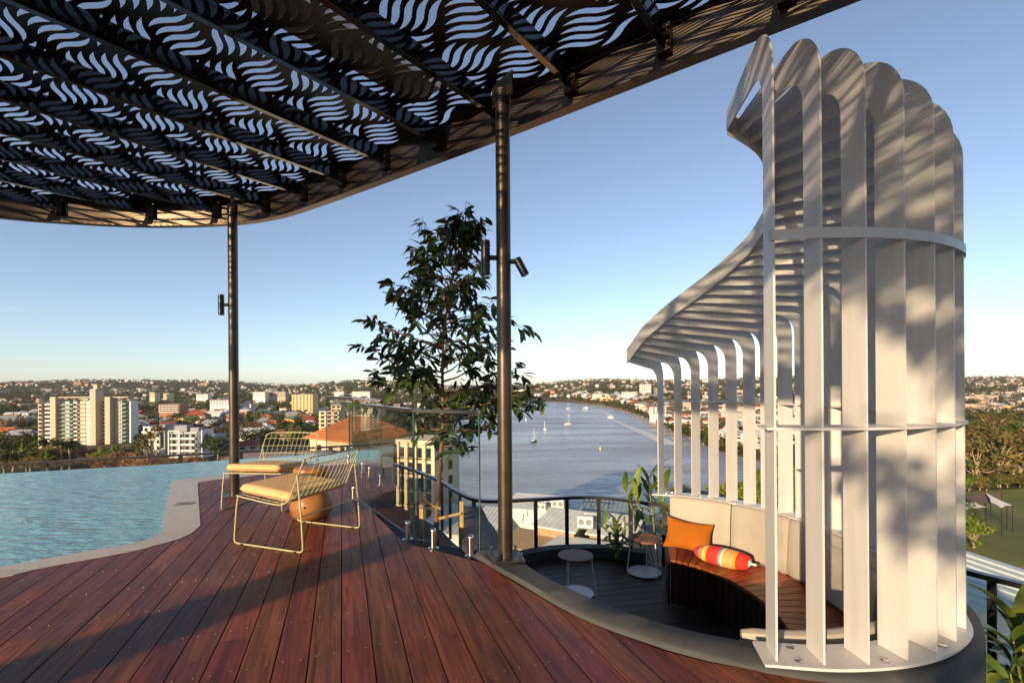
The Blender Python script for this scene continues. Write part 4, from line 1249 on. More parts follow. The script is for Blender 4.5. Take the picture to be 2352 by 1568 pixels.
# the tree in front of the river
def leaf_mesh():
    L_, W_ = 0.125, 0.040
    pts = [(0, 0, 0), (0.3, 0.8, 0.02), (0.6, 1.0, 0.0), (0.85, 0.55, -0.03), (1, 0, -0.08)]
    vs_, fs = [], []
    for u, w, z in pts: vs_ += [(u * L_, -w * W_ / 2, z * L_ + 0.006 * w), (u * L_, 0, z * L_), (u * L_, w * W_ / 2, z * L_ + 0.006 * w)]
    for i in range(4):
        o = 3 * i; fs += [(o, o + 3, o + 4, o + 1), (o + 1, o + 4, o + 5, o + 2)]
    mb = MB(); mb.add(vs_, fs); return mb
LEAFMB = leaf_mesh(); LEAFME = LEAFMB.mesh("leaf", M_leaf, smooth=80)
def terrace_tree(base, label, pts, branches, seed, n_leaf_obj=280, leaf_k=0.88, leaf_s=1.3):
    rg = random.Random(seed)
    t = empty("garden_tree", base, 0, label, "tree")
    B = Vector(base)
    trunk = [Vector(p) - B for p in pts]
    tr = resample(catmull(trunk, 5), n=24)
    k = len(tr)
    MB().tube(tr, [0.036 * (1 - 0.86 * i / (k - 1)) for i in range(k)], 9).build("trunk", M_bark, t, smooth=60)
    limbs = MB(); leaves = []
    for (u, az, el, ln) in branches:
        f = u * (k - 1); i0 = min(k - 2, int(f)); p0 = tr[i0].lerp(tr[i0 + 1], f - i0)
        d = Vector((math.cos(az) * math.cos(el), math.sin(az) * math.cos(el), math.sin(el)))
        path = [p0 + d * ln * s + Vector((0, 0, 0.10 * ln * s * s)) + Vector((rg.uniform(-1, 1), rg.uniform(-1, 1), rg.uniform(-1, 1))) * 0.03 * ln * (s > 0) for s in (0, 0.25, 0.5, 0.75, 1)]
        limbs.tube(path, [0.013, 0.010, 0.007, 0.005, 0.002], 5)
        nt = max(4, int(ln * 11))
        for j in range(nt):
            s = 0.22 + 0.78 * (j + 1) / nt
            f2 = s * 4; i1 = min(3, int(f2)); q = path[i1].lerp(path[i1 + 1], f2 - i1)
            a2 = az + rg.uniform(-1.9, 1.9); e2 = el + rg.uniform(-0.5, 0.7); l2 = rg.uniform(0.08, 0.30) * (1.25 - s * 0.5)
            d2 = Vector((math.cos(a2) * math.cos(e2), math.sin(a2) * math.cos(e2), math.sin(e2)))
            tip = q + d2 * l2
            limbs.tube([q, tip], [0.004, 0.0015], 4, cap=False)
            for m_ in range(int(rg.uniform(6, 12) * leaf_k)):
                pos = q.lerp(tip, rg.uniform(0.25, 1.05)) + Vector((rg.gauss(0, .018), rg.gauss(0, .018), rg.gauss(0, .018)))
                leaves.append((pos, a2 + rg.uniform(-1.7, 1.7), rg.uniform(-0.25, 1.15), rg.uniform(-0.9, 0.9), rg.uniform(0.5, 1.3) * leaf_s))
    limbs.build("branches", M_bark, t, smooth=60)
    rg.shuffle(leaves)
    leaves.sort(key=lambda l: l[0].y)
    pick = leaves[:n_leaf_obj]
    for (pos, az, dr, rl, s) in pick:
        o = link("leaf", LEAFME, t); o.location = pos; o.rotation_euler = (rl, dr, az); o.scale = (s, s, s)
    crown = MB()
    for (pos, az, dr, rl, s) in leaves[n_leaf_obj:]:
        M = (Matrix.Translation(pos) @ Matrix.Rotation(az, 4, 'Z') @ Matrix.Rotation(dr, 4, 'Y') @ Matrix.Rotation(rl, 4, 'X') @ Matrix.Scale(s, 4))
        crown.add([M @ Vector(v) for v in LEAFMB.v], LEAFMB.f)
    tag(crown.build("crown", M_leaf, t, smooth=80), kind="stuff")
    return t
YT = 5.6
tp = [at(1003, 1190, YT), at(1010, 1080, YT), at(1018, 960, YT), at(1016, 850, YT), at(1022, 740, YT), at(1040, 640, YT), at(1060, 575, YT), at(1076, 520, YT)]
tp = [Vector((tp[0].x - 0.02, YT, -1.04))] + tp
brs = []
rg = random.Random(4)
def crown_reach(u):     # how far limbs go out at each height of the trunk
    pts = [(0.42, 0.55), (0.50, 0.80), (0.58, 0.85), (0.66, 0.95), (0.74, 1.02), (0.80, 0.80), (0.86, 0.62), (0.90, 0.48), (0.95, 0.22), (1.0, 0.12)]
    for (a, b), (c, d) in zip(pts, pts[1:]):
        if u <= c: return b + (d - b) * max(0, (u - a)) / (c - a)
    return 0.1
for i in range(58):
    u = 0.40 + 0.585 * (i / 57) ** 0.95
    az = i * 2.39996 + rg.uniform(-0.5, 0.5)
    ln = crown_reach(u) * rg.uniform(0.45, 0.86)
    if u > 0.74 and math.cos(az) > 0.2: ln *= 0.72
    brs.append((u, az, rg.uniform(0.15, 0.75) + (0.45 if u > 0.88 else 0) - (0.35 if u < 0.55 else 0), ln))
for az, u, ln, el in ((3.3, 0.86, 0.55, 0.85), (2.8, 0.82, 0.6, 0.7), (3.5, 0.78, 0.55, 0.95), (3.14, 0.66, 0.88, 0.3), (3.3, 0.55, 0.75, 0.1), (0.1, 0.50, 0.85, 0.1), (-0.2, 0.54, 0.8, 0.15), (0.3, 0.45, 0.75, -0.1), (0.0, 0.47, 1.0, 0.05), (-0.4, 0.50, 1.0, 0.1), (0.5, 0.53, 0.9, 0.2), (3.0, 0.48, 0.8, 0.05), (3.6, 0.60, 0.85, 0.2)):
    brs.append((u, az, el, ln))
gtree = terrace_tree((tp[0].x, YT, -1.04), "slender dark leaved tree rising between glass balustrade and river", tp, brs, 6)
# timber stakes beside the tree
for (x0, y0, x1, y1, lbl) in ((968, 1130, 968, 1340, "short pine stake at the tree's left"), (1060, 1150, 1060, 1350, "short pine stake at the tree's right")):
    a = at(x0, y0, YT); tag(MB().box((a.x, a.y, (a.z - 1.04) / 2), (0.045, 0.045, a.z + 1.04)).build("stake", M_stake), lbl, "stake")
a = at(968, 1146, YT - 0.03); b = at(1012, 1168, YT - 0.03)
mbt = MB().tube([a, b], 0.018, 6); tag(mbt.build("tie_strap", M_stake), "webbing tie between left stake and tree trunk", "tie")
a = at(1008, 1190, YT - 0.03); b = at(1060, 1178, YT - 0.03)
mbt = MB().tube([a, b], 0.018, 6); tag(mbt.build("tie_strap", M_stake), "webbing tie between tree trunk and right stake", "tie")
# a planted tree behind the terrace, outside the view, whose shade falls on screen and deck
for i, (x, y, lbl) in enumerate(((-4.3, -8.2, "garden tree behind the terrace"),)):
    tb_ = [Vector((x, y, -1.0)), Vector((x + .1, y, 0.5)), Vector((x, y + .1, 1.8)), Vector((x + .1, y, 3.2)), Vector((x, y, 4.6)), Vector((x + .1, y, 5.6))]
    br2 = [(0.56 + 0.43 * j / 30, j * 2.4, rg.uniform(0.0, 0.6), rg.uniform(0.7, 1.5)) for j in range(31)]
    terrace_tree((x, y, -1.0), lbl, tb_, br2, 40 + i, n_leaf_obj=0, leaf_k=0.38, leaf_s=2.2)

col_ = tag(MB().bbox((-8.75, -7.1, 1.5), (0.34, 0.34, 5.0), 0.02, R(20)).build("shadow_column", M_curb), "added unseen column behind the terrace that shades the deck", "column")  # added out of view to widen the shadow band across the deck

tag(MB().bbox((-8.05, -8.6, 0.9), (0.30, 0.30, 3.8), 0.02, R(20)).build("shadow_column", M_curb), "shorter added unseen column behind the terrace that shades the deck", "column")  # second unseen column, added for another shadow band on the deck
tag(MB().bbox((-16.5, -6.2, 0.6), (12.0, 0.25, 3.3), 0.02).build("shadow_wall", M_curb), "added unseen wall behind the pool terrace that shades the coping", "wall")  # unseen wall added to throw shade over the near coping

# ================================================================== LAND AND RIVER
WATER = -45.0
river_right = [(1211, 919), (1300, 922), (1380, 930), (1440, 944), (1480, 960), (1560, 1000), (1640, 1035), (1740, 1062)]
river_poly = [G(x, y, WATER) for x, y in river_right] + [G(x, y, WATER) for x, y in ((1795, 1088), (1700, 1112), (1617, 1124), (1500, 1150), (1350, 1162), (1150, 1175), (1010, 1175))] + [G(x, y, WATER) for x, y in ((1000, 1060), (1040, 975), (1100, 935), (1165, 919))]
RP = np.array(river_poly)
def river_dist(x, y):
    """signed distance to the river bank, negative over water (numpy arrays)"""
    d = np.full(x.shape, 1e9); ins = np.zeros(x.shape, bool)
    n = len(RP); j = n - 1
    for i in range(n):
        ax, ay = RP[j]; bx, by = RP[i]
        ex, ey = bx - ax, by - ay
        t = np.clip(((x - ax) * ex + (y - ay) * ey) / (ex * ex + ey * ey), 0, 1)
        d = np.minimum(d, np.hypot(x - ax - t * ex, y - ay - t * ey))
        if ay != by:
            c = ((by > y) != (ay > y)) & (x < (ax - bx) * (y - by) / (ay - by) + bx)
            ins ^= c
        j = i
    return np.where(ins, -d, d)
HILLS = [(-1870, 2200, 40, 330, 420), (-1450, 2300, 33, 260, 420), (-2350, 2250, 28, 350, 400), (-720, 2050, 27, 210, 360), (-560, 2150, 22, 190, 400), (-1000, 2700, 14, 500, 500), (410, 2300, 26, 300, 420), (150, 2100, 14, 300, 300),
         (760, 2400, 19, 350, 420), (1750, 2600, 36, 420, 500), (1250, 2500, 24, 350, 500), (2500, 2700, 24, 700, 500), (300, 1350, 10, 220, 240), (520, 1000, 9, 220, 220), (-350, 900, 5, 300, 300), (3400, 2400, 22, 600, 600), (-3400, 2500, 22, 700, 500)]
def land_z(x, y):
    x = np.asarray(x, float); y = np.asarray(y, float)
    r = np.hypot(x, y)
    s = np.clip((r - 500) / 3500, 0, 1); s = s * s * (3 - 2 * s)
    z = -42.0 + 30 * s
    left = np.clip((-x - 40) / 120, 0, 1); z = z + left * 4.5 * np.clip(1 - r / 1500, 0, 1)
    right = np.clip((x - 160) / 120, 0, 1); z = z + right * 3.0
    for hx, hy, a, sx_, sy_ in HILLS:
        z = z + a * np.exp(-((x - hx) / sx_) ** 2 - ((y - hy) / sy_) ** 2)
    z = z + 1.6 * np.sin(x / 71 + 1.3) * np.cos(y / 93) + 1.0 * np.sin(x / 31) * np.sin(y / 37 + 2)
    rd = river_dist(x, y)
    k = np.clip((rd + 6) / 26, 0, 1)
    return -48.5 + (z + 48.5) * k ** 0.8
def solve_Y(px, py, h=0.0):
    """distance at which something of height h standing on the ground has its top at this place of the view"""
    rx, rz = ray(px, py); Y = 250.0
    for _ in range(40):
        zg = float(land_z(np.array([rx * Y]), np.array([Y]))[0])
        Yn = max(60.0, min(3000.0, (zg + h - EYE) / rz if rz < -0.003 else 3000.0)); Y = 0.5 * Y + 0.5 * Yn
    return Y
az = np.concatenate([np.linspace(-180, -62, 30, endpoint=False), np.linspace(-62, 62, 300, endpoint=False), np.linspace(62, 180, 30, endpoint=False)])
rs = np.concatenate([[4.0], np.geomspace(28, 9000, 230)])
A_, R_ = np.meshgrid(np.radians(az), rs)
X_ = R_ * np.sin(A_); Y_ = R_ * np.cos(A_); Z_ = land_z(X_, Y_)
na, nr = len(az), len(rs)
vv = np.stack([X_, Y_, Z_], -1).reshape(-1, 3)
ff = []
for i in range(nr - 1):
    for j in range(na):
        j2 = (j + 1) % na
        ff.append((i * na + j, i * na + j2, (i + 1) * na + j2, (i + 1) * na + j))
me = bpy.data.meshes.new("ground"); me.from_pydata(vv.tolist(), [], ff)
me.polygons.foreach_set("use_smooth", [True] * len(ff))
m = bpy.data.materials.new("suburban_ground"); N, L = nodes_of(m); b = N["Principled BSDF"]; b.inputs["Roughness"].default_value = 0.95; b.inputs["Specular IOR Level"].default_value = 0.1
tc = N.new("ShaderNodeTexCoord"); n1 = N.new("ShaderNodeTexNoise"); n1.inputs["Scale"].default_value = 0.035; n1.inputs["Detail"].default_value = 8; n1.inputs["Roughness"].default_value = 0.7
L.new(tc.outputs["Object"], n1.inputs[0])
rp = N.new("ShaderNodeValToRGB"); e = rp.color_ramp.elements
e[0].position = 0.34; e[0].color = (0.035, 0.038, 0.018, 1); e[1].position = 0.66; e[1].color = (0.22, 0.17, 0.11, 1)
q = e.new(0.5); q.color = (0.075, 0.07, 0.035, 1); q = e.new(0.58); q.color = (0.13, 0.105, 0.065, 1)
L.new(n1.outputs[0], rp.inputs[0]); L.new(rp.outputs[0], b.inputs["Base Color"])
me.materials.append(m)
tag(link("ground", me), "rolling suburban ground reaching to the hills on the horizon", "ground", kind="structure")
M_river = water_mat("river_water", (0.27, 0.275, 0.295), 0.28, 0.22, 0.05, 1.7, stretch=(0.45, 1.25, 1), patches=0.012)
mb = MB(); ring = [(9000 * math.sin(2 * math.pi * i / 48), 9000 * math.cos(2 * math.pi * i / 48), WATER) for i in range(48)]
mb.add(ring, [tuple(range(47, -1, -1))])
tag(mb.build("river", M_river, fix=False), "wide slate blue river winding to the far suburb", "river", kind="structure")

# ------------------------------------------------------------------ lawn by the wood on the right
def drape(poly_fn, dz=0.35): return None
M_lawn = mat("park_lawn", (0.075, 0.105, 0.018), rough=0.95, var=0.35, scale=0.05, col2=(0.20, 0.185, 0.045))
lw = []
xs = np.linspace(85, 260, 30); ys = np.linspace(70, 186, 24)
gx, gy = np.meshgrid(xs, ys); gz = land_z(gx, gy) + 0.5
# flatten the lawn gently
me = bpy.data.meshes.new("lawn")
me.from_pydata(np.stack([gx, gy, gz], -1).reshape(-1, 3).tolist(), [], [(i * 30 + j, i * 30 + j + 1, (i + 1) * 30 + j + 1, (i + 1) * 30 + j) for i in range(23) for j in range(29)])
me.materials.append(M_lawn)
tag(link("lawn", me), "sunlit park lawn with long tree shadows on the right", "lawn", kind="structure")

# ================================================================== BACKGROUND TREES
M_crownmat = [mat("crown_green", (0.028, 0.050, 0.010), rough=0.8, var=0.45, scale=0.5, rand=0.35, spec=0.2, col2=(0.085, 0.105, 0.018)),
              mat("crown_olive", (0.085, 0.072, 0.018), rough=0.8, var=0.45, scale=0.5, rand=0.3, spec=0.2, col2=(0.20, 0.14, 0.04)),
              mat("crown_bright", (0.08, 0.13, 0.012), rough=0.7, var=0.35, scale=0.6, rand=0.25, spec=0.25, col2=(0.19, 0.21, 0.02)),
              mat("crown_bare", (0.13, 0.075, 0.035), rough=0.9, var=0.4, scale=0.5, rand=0.25, spec=0.1, col2=(0.22, 0.13, 0.065))]
M_trunk = mat("pale_trunk", (0.33, 0.25, 0.17), rough=0.9, var=0.3, scale=1.5)
def quad_cloud(lobes, n, size, rg, flat=0.5):
    """many small leaf-clump faces spread through the volume of the lobes"""
    vs_, fs = [], []
    wts = [l[3] ** 3 for l in lobes]; tot = sum(wts)
    for i in range(n):
        t = rg.random() * tot; k = 0
        while t > wts[k]: t -= wts[k]; k += 1
        cx_, cy_, cz_, r_ = lobes[k]
        d = Vector((rg.gauss(0, 1), rg.gauss(0, 1), rg.gauss(0, 1))).normalized()
        rr_ = r_ * (rg.random() ** 0.38)
        c = Vector((cx_, cy_, cz_)) + Vector((d.x * rr_, d.y * rr_, d.z * rr_ * 0.82))
        nrm = (d + Vector((rg.gauss(0, flat), rg.gauss(0, flat), rg.gauss(0, flat) + 0.3))).normalized()
        u = nrm.orthogonal().normalized(); w = nrm.cross(u)
        a = rg.uniform(0, 6.28); u, w = u * math.cos(a) + w * math.sin(a), w * math.cos(a) - u * math.sin(a)
        s = size * rg.uniform(0.55, 1.3)
        o = len(vs_)
        vs_ += [c + u * s, c + w * s * 0.55 + nrm * s * 0.15, c - u * s, c - w * s * 0.55 + nrm * s * 0.1]
        fs.append((o, o + 1, o + 2, o + 3))
    return vs_, fs
def proto(kind, seed):
    rg = random.Random(seed)
    trunk = MB(); crown = MB()
    if kind == 'palm':
        trunk.tube([(0, 0, 0), (0.02, 0, 0.45), (0, 0.02, 0.82)], [0.03, 0.02, 0.018], 6)
        for i in range(22):
            a = i * 2.4; el = rg.uniform(-0.3, 1.1); p = Vector((0, 0, 0.82)); d = Vector((math.cos(a) * math.cos(el), math.sin(a) * math.cos(el), math.sin(el)))
            sd = Vector((-math.sin(a), math.cos(a), 0)); prev = None
            for k in range(5):
                w = 0.035 * math.sin(math.pi * (k + 0.6) / 5.4) + 0.004
                q = (p + sd * w - Vector((0, 0, w)), p, p - sd * w - Vector((0, 0, w)))
                if prev: crown.add([prev[0], prev[1], q[1], q[0], prev[2], q[2]], [(0, 1, 2, 3), (1, 4, 5, 2)])
                prev = q; p = p + d * 0.085; d = (d + Vector((0, 0, -0.33))).normalized()
        return trunk.mesh("trunk", M_trunk, 60), crown
    lobes = []
    if kind == 'round':
        for i in range(11):
            a = i * 2.4; r = 0.26 * math.sqrt(i / 11)
            lobes.append((r * math.cos(a), r * math.sin(a), rg.uniform(0.38, 0.80) - r * 0.35, rg.uniform(0.13, 0.21)))
        n, s = 620, 0.042
    elif kind == 'spread':
        for i in range(13):
            a = i * 2.4; r = 0.42 * math.sqrt(i / 13)
            lobes.append((r * math.cos(a), r * math.sin(a), rg.uniform(0.55, 0.86) - r * 0.3, rg.uniform(0.10, 0.17)))
        n, s = 600, 0.042
    elif kind == 'gum':
        for i in range(12):
            a = i * 2.4 + rg.uniform(-.3, .3); r = rg.uniform(0.08, 0.34)
            lobes.append((r * math.cos(a), r * math.sin(a), rg.uniform(0.35, 0.95), rg.uniform(0.07, 0.14)))
        n, s = 480, 0.036
    elif kind == 'bare':
        for i in range(14):
            a = i * 2.4; r = 0.46 * math.sqrt(i / 14)
            lobes.append((r * math.cos(a), r * math.sin(a), rg.uniform(0.45, 0.85) - r * 0.3, rg.uniform(0.10, 0.16)))
        n, s = 1300, 0.03
    trunk.tube([(0, 0, 0), (rg.uniform(-.02, .02), rg.uniform(-.02, .02), 0.25), (rg.uniform(-.03, .03), rg.uniform(-.03, .03), 0.55)], [0.028, 0.02, 0.013], 6)
    for l in lobes:
        trunk.tube([(0, 0, rg.uniform(0.2, 0.45)), (l[0] * 0.5, l[1] * 0.5, l[2] * 0.75), (l[0], l[1], l[2])], [0.013, 0.009, 0.004], 5, cap=False)
    if kind == 'bare':
        for i in range(n):
            l = lobes[rg.randrange(len(lobes))]
            p = Vector((l[0] + rg.gauss(0, l[3] * .5), l[1] + rg.gauss(0, l[3] * .5), l[2] + rg.gauss(0, l[3] * .45)))
            d = Vector((l[0] * 1.2 + rg.gauss(0, .4), l[1] * 1.2 + rg.gauss(0, .4), 0.5 + rg.gauss(0, .4))).normalized() * rg.uniform(0.04, 0.1)
            sd = d.orthogonal().normalized() * 0.0075
            crown.add([p - sd, p + sd, p + d + sd * .6, p + d - sd * .6], [(0, 1, 2, 3)])
    else:
        v_, f_ = quad_cloud(lobes, n, s, rg); crown.add(v_, f_)
    return trunk.mesh("trunk", M_trunk, 60), crown
PROTO = {}
for kind, seeds, mats_ in (('round', (1, 2, 3), (0, 1, 2)), ('spread', (4, 5), (0, 1, 2)), ('gum', (6, 7), (0, 1)), ('bare', (8, 9), (3,)), ('palm', (10,), (0, 1))):
    for mi in mats_:
        for sd in seeds:
            tme, cmb = proto(kind, sd)
            PROTO.setdefault((kind, mi), []).append((tme, cmb.mesh("crown", M_crownmat[mi])))
TN = {'round': 'bushy tree', 'spread': 'spreading tree', 'gum': 'gum tree', 'bare': 'leafless tree', 'palm': 'palm'}
CN = ["dark green", "olive", "bright green", "brown"]
used_tree = []
def plant(x, y, h, kind, mi, label, group, rg, wide=1.0, z=None, name=None):
    zz = float(land_z(np.array([x]), np.array([y]))[0]) - 0.2 if z is None else z
    t = empty(name or {'palm': 'palm_tree', 'gum': 'gum_tree', 'bare': 'leafless_tree'}.get(kind, 'leafy_tree'), (x, y, zz), rg.uniform(0, 6.28), label, "tree", group)
    tm, cm = PROTO[(kind, mi)][rg.randrange(len(PROTO[(kind, mi)]))]
    for nm, me_ in (("trunk", tm), ("crown", cm)):
        o = link(nm, me_, t); o.scale = (h * wide, h * wide, h)
    used_tree.append((x, y, h * 0.45 * wide))
    return t

# ================================================================== BUILDINGS
M_beige = mat("beige_render", (0.50, 0.40, 0.29), rough=0.85, var=0.06, scale=0.4)
M_bwhite = mat("white_render", (0.74, 0.70, 0.64), rough=0.8, var=0.06, scale=0.4)
M_cream = mat("cream_render", (0.66, 0.53, 0.36), rough=0.85, var=0.06, scale=0.4)
M_yellow = mat("yellow_render", (0.66, 0.52, 0.27), rough=0.85, var=0.06, scale=0.4)
M_brick = mat("brick_red", (0.36, 0.16, 0.09), rough=0.9, var=0.2, scale=2)
M_bluew = mat("navy_cladding", (0.03, 0.06, 0.15), rough=0.5)
M_greyb = mat("grey_cladding", (0.25, 0.25, 0.26), rough=0.7)
M_win = mat("window_dark", (0.018, 0.022, 0.026), rough=0.08, spec=0.7)
M_greenglass = mat("green_glass", (0.16, 0.25, 0.22), rough=0.15, spec=0.6)
ROOFS = {"grey metal": mat("roof_grey", (0.30, 0.32, 0.34), rough=0.5, var=0.12, scale=0.5, rand=0.15), "pale metal": mat("roof_pale", (0.58, 0.58, 0.57), rough=0.5, var=0.1, scale=0.5, rand=0.1),
         "red tiled": mat("roof_red", (0.30, 0.07, 0.035), rough=0.8, var=0.25, scale=1.2, rand=0.2), "brown tiled": mat("roof_brown", (0.17, 0.085, 0.05), rough=0.85, var=0.25, scale=1.2, rand=0.2),
         "green metal": mat("roof_green", (0.06, 0.16, 0.10), rough=0.5, var=0.15), "orange tiled": mat("roof_orange", (0.52, 0.155, 0.04), rough=0.8, var=0.2, scale=1.5)}
WALLS = {"white": mat("wall_white", (0.72, 0.69, 0.64), rough=0.85, var=0.06, scale=0.5, rand=0.08), "cream": mat("wall_cream", (0.60, 0.48, 0.34), rough=0.85, var=0.08, scale=0.5, rand=0.1),
         "brick": mat("wall_brick", (0.33, 0.17, 0.10), rough=0.9, var=0.2, scale=1.5, rand=0.15), "ochre": mat("wall_ochre", (0.62, 0.30, 0.07), rough=0.85, var=0.1, scale=0.5, rand=0.1), "grey": mat("wall_grey", (0.36, 0.36, 0.36), rough=0.8, var=0.08, rand=0.1)}

class Block:
    """a building described in its own frame: x across the facade, y into depth, z up; the facade faces -y"""
    def __init__(self, name, loc, rz, label, cat, group=None):
        self.t = empty(name, loc, rz, label, cat, group)
    def part(self, name, m_, *boxes, parent=None):
        mb = MB()
        for c, s in boxes: mb.box(c, s)
        return mb.build(name, m_, parent or self.t)
WIN_ME = {}
def win_mesh(w, h, m_=None):
    m_ = m_ or M_win; k = (round(w, 2), round(h, 2), m_.name)
    if k not in WIN_ME: WIN_ME[k] = MB().box((0, 0, 0), (w, 0.12, h)).mesh("window", m_)
    return WIN_ME[k]
def put(name, me_, parent, loc, rz=0):
    o = link(name, me_, parent); o.location = loc; o.rotation_euler = (0, 0, rz); return o
def ground_at(x, y): return float(land_z(np.array([x]), np.array([y]))[0])

# tall slab on the left -------------------------------------------------------
YT_ = 330.0; SC = YT_ / 1110
def bx(px): return (px - 1176) * SC
x0, x1 = bx(94), bx(310); zt = at(200, 912, YT_).z; cxm = (x0 + x1) / 2
gz = -46.0
B = Block("apartment_tower", (cxm, YT_, gz), 0, "tall beige apartment slab with blade walls and stacked balconies beyond the pool", "apartment block")
def lx(px): return bx(px) - cxm
Ht = zt - gz
B.part("core_wall", M_bwhite, ((lx(195), 5, Ht / 2 - 1.4), (bx(293) - bx(97), 6, Ht - 2.8)))
B.part("roof_slab", M_beige, ((lx(178), 3.5, Ht + 0.1), (bx(216) - bx(134), 9, 0.7)))
B.part("roof_slab", M_beige, ((lx(271), 3.5, Ht - 0.1), (bx(296) - bx(247), 8, 0.7)))
for a, b, top in ((122, 134.5, Ht + 0.5), (247, 258.5, Ht + 0.3)):
    B.part("blade_wall", M_beige, ((lx((a + b) / 2), 1.0, top / 2), ((b - a) * SC, 6.5, top)))
lt = B.part("lift_tower", M_beige, ((lx(222.5), 0.2, (Ht + 5.6) / 2), (13 * SC, 7, Ht + 5.6)))
B.part("lift_cap", M_beige, ((lx(221.5), 0.6, Ht + 7.2), (9 * SC, 3, 3.2)), parent=lt)
B.part("end_wall", M_bwhite, ((lx(295.5), 4.6, Ht / 2 - 1.5), (3 * SC, 6.6, Ht - 3)))
B.part("end_wall", M_beige, ((lx(98), 2.5, Ht / 2 - 1.2), (8 * SC, 9, Ht - 2.6)))
FL = 2.80; nfl = 14
bal = {}
def rep(name, key, mb_fn, m_, x, y, z):
    if key not in bal: bal[key] = mb_fn().mesh(name, m_)
    return put(name, bal[key], B.t, (x, y, z))
for f in range(nfl):
    z = Ht - 4.0 - f * FL
    if z < 6: break
    rep("window", "w1", lambda: MB().box((0, 0, 0), (5.5 * SC, 0.3, 1.5)), M_win, lx(99.3), -2.2, z + 0.5)
    rep("balcony", "b1", lambda: MB().box((0, 0, 0), (18.5 * SC, 2.2, 1.15)), M_bwhite, lx(112), 0.4, z - 0.55)
    rep("window", "w2", lambda: MB().box((0, 0, 0), (10 * SC, 0.3, 1.25)), M_win, lx(112), 1.85, z + 0.75)
    rep("balcony", "b2", lambda: MB().box((0, 0, 0), (26 * SC, 3.2, 1.0)), M_greenglass, lx(155.5), 1.3, z - 0.7)
    rep("floor_slab", "s2", lambda: MB().box((0, 0, 0), (33 * SC, 4.0, 0.28)), M_beige, lx(152), 1.4, z - 1.35)
    rep("window", "w3", lambda: MB().box((0, 0, 0), (8 * SC, 0.3, 1.6)), M_win, lx(158), 1.9, z + 0.5)
    rep("floor_slab", "s3", lambda: MB().box((0, 0, 0), (46 * SC, 1.0, 0.32)), M_beige, lx(193), 1.4, z - 1.3)
    rep("window", "w4", lambda: MB().box((0, 0, 0), (40 * SC, 0.3, 0.7)), M_win, lx(190), 1.9, z - 0.6)
    rep("wall_panel", "p4", lambda: MB().box((0, 0, 0), (11 * SC, 0.4, 1.9)), M_cream, lx(186), 1.85, z + 0.4)
    rep("balcony", "b4", lambda: MB().box((0, 0, 0), (16.5 * SC, 1.6, 1.1)), M_bwhite, lx(207), 0.9, z - 0.5)
    rep("window", "w5", lambda: MB().box((0, 0, 0), (6 * SC, 0.3, 1.5)), M_win, lx(175), 1.88, z + 0.7)
    rep("window", "w6", lambda: MB().box((0, 0, 0), (15 * SC, 0.3, 1.1)), M_win, lx(238), 1.9, z + 0.3)
    rep("floor_slab", "s6", lambda: MB().box((0, 0, 0), (17 * SC, 1.2, 0.5)), M_beige, lx(238), 1.3, z - 1.1)
    rep("balcony", "b7", lambda: MB().box((0, 0, 0), (16 * SC, 2.6, 1.0)), M_greenglass, lx(281.5), 0.8, z - 0.7)
    rep("window", "w7", lambda: MB().box((0, 0, 0), (13.5 * SC, 0.3, 1.4)), M_win, lx(281.5), 1.9, z + 0.6)
    rep("wall_panel", "p8", lambda: MB().box((0, 0, 0), (13 * SC, 0.6, 2.4)), M_beige, lx(265.5), 2.0, z)
    rep("window", "w8", lambda: MB().box((0, 0, 0), (5.5 * SC, 0.3, 1.4)), M_win, lx(292.3), 1.85, z + 0.4)

def flats(px0, px1, pyt, pyb, Y, wall, label, floors, bays, roof=None, name="apartment_block", depth=14, balc=None, rz=0.0, cat="apartment block", band=None):
    s = Y / 1110; a = at(px0, pyt, Y); b = at(px1, pyb, Y); W = (px1 - px0) * s; H = a.z - b.z
    gz_ = min(b.z, ground_at((a.x + b.x) / 2, Y))
    t = Block(name, ((a.x + b.x) / 2, Y + depth * 0.3, gz_), rz, label, cat)
    Hh = a.z - gz_
    t.part("wall", wall, ((0, depth / 2, Hh / 2), (W, depth, Hh)))
    t.part("roof", roof or M_greyb, ((0, depth / 2, Hh + 0.22), (W + 0.5, depth + 0.5, 0.4)))
    fh = H / floors; bw = W / bays
    for f in range(floors):
        z = Hh - (f + 0.5) * fh
        for k in range(bays):
            x = -W / 2 + (k + 0.5) * bw
            put("window", win_mesh(bw * 0.55, fh * 0.5), t.t, (x, 0.0, z + fh * 0.05))
        if balc is not None:
            key = ("balc", round(W, 1), round(fh, 1), balc.name)
            if key not in WIN_ME: WIN_ME[key] = MB().box((0, 0, 0), (W * 0.97, 1.6, fh * 0.30)).mesh("balcony", balc)
            put("balcony", WIN_ME[key], t.t, (0, -0.7, z - fh * 0.36))
    return t

# low blue and white block, and the white flats behind the gum tree
t = flats(382, 442, 996, 1052, 255, M_greyb, "low modern block with white frames and navy end wall", 4, 4, roof=M_bwhite, depth=12, balc=M_bwhite)
t.part("end_wall", M_bluew, ((8.7, 4, 7.0), (2.4, 9, 14.6)))
t.part("end_fin", M_bwhite, ((10.2, 4, 7.2), (0.5, 10, 15.4)))
t.part("frame", M_bwhite, ((-6.9, -1.7, 7.6), (0.5, 0.5, 14.0)), ((-1.2, -1.7, 7.6), (0.5, 0.5, 14.0)), ((-4.0, -1.7, 14.6), (6.2, 0.5, 0.5)))
t.part("penthouse", M_greyb, ((-3.0, 5, 15.4), (6.5, 6, 3.6)))
pent = t.part("penthouse", M_greyb, ((4.0, 5, 14.6), (4.5, 5, 2.6)))
flats(318, 374, 981, 1052, 268, M_bwhite, "white balconied flats partly behind the gum tree", 5, 4, balc=M_bwhite, depth=12)
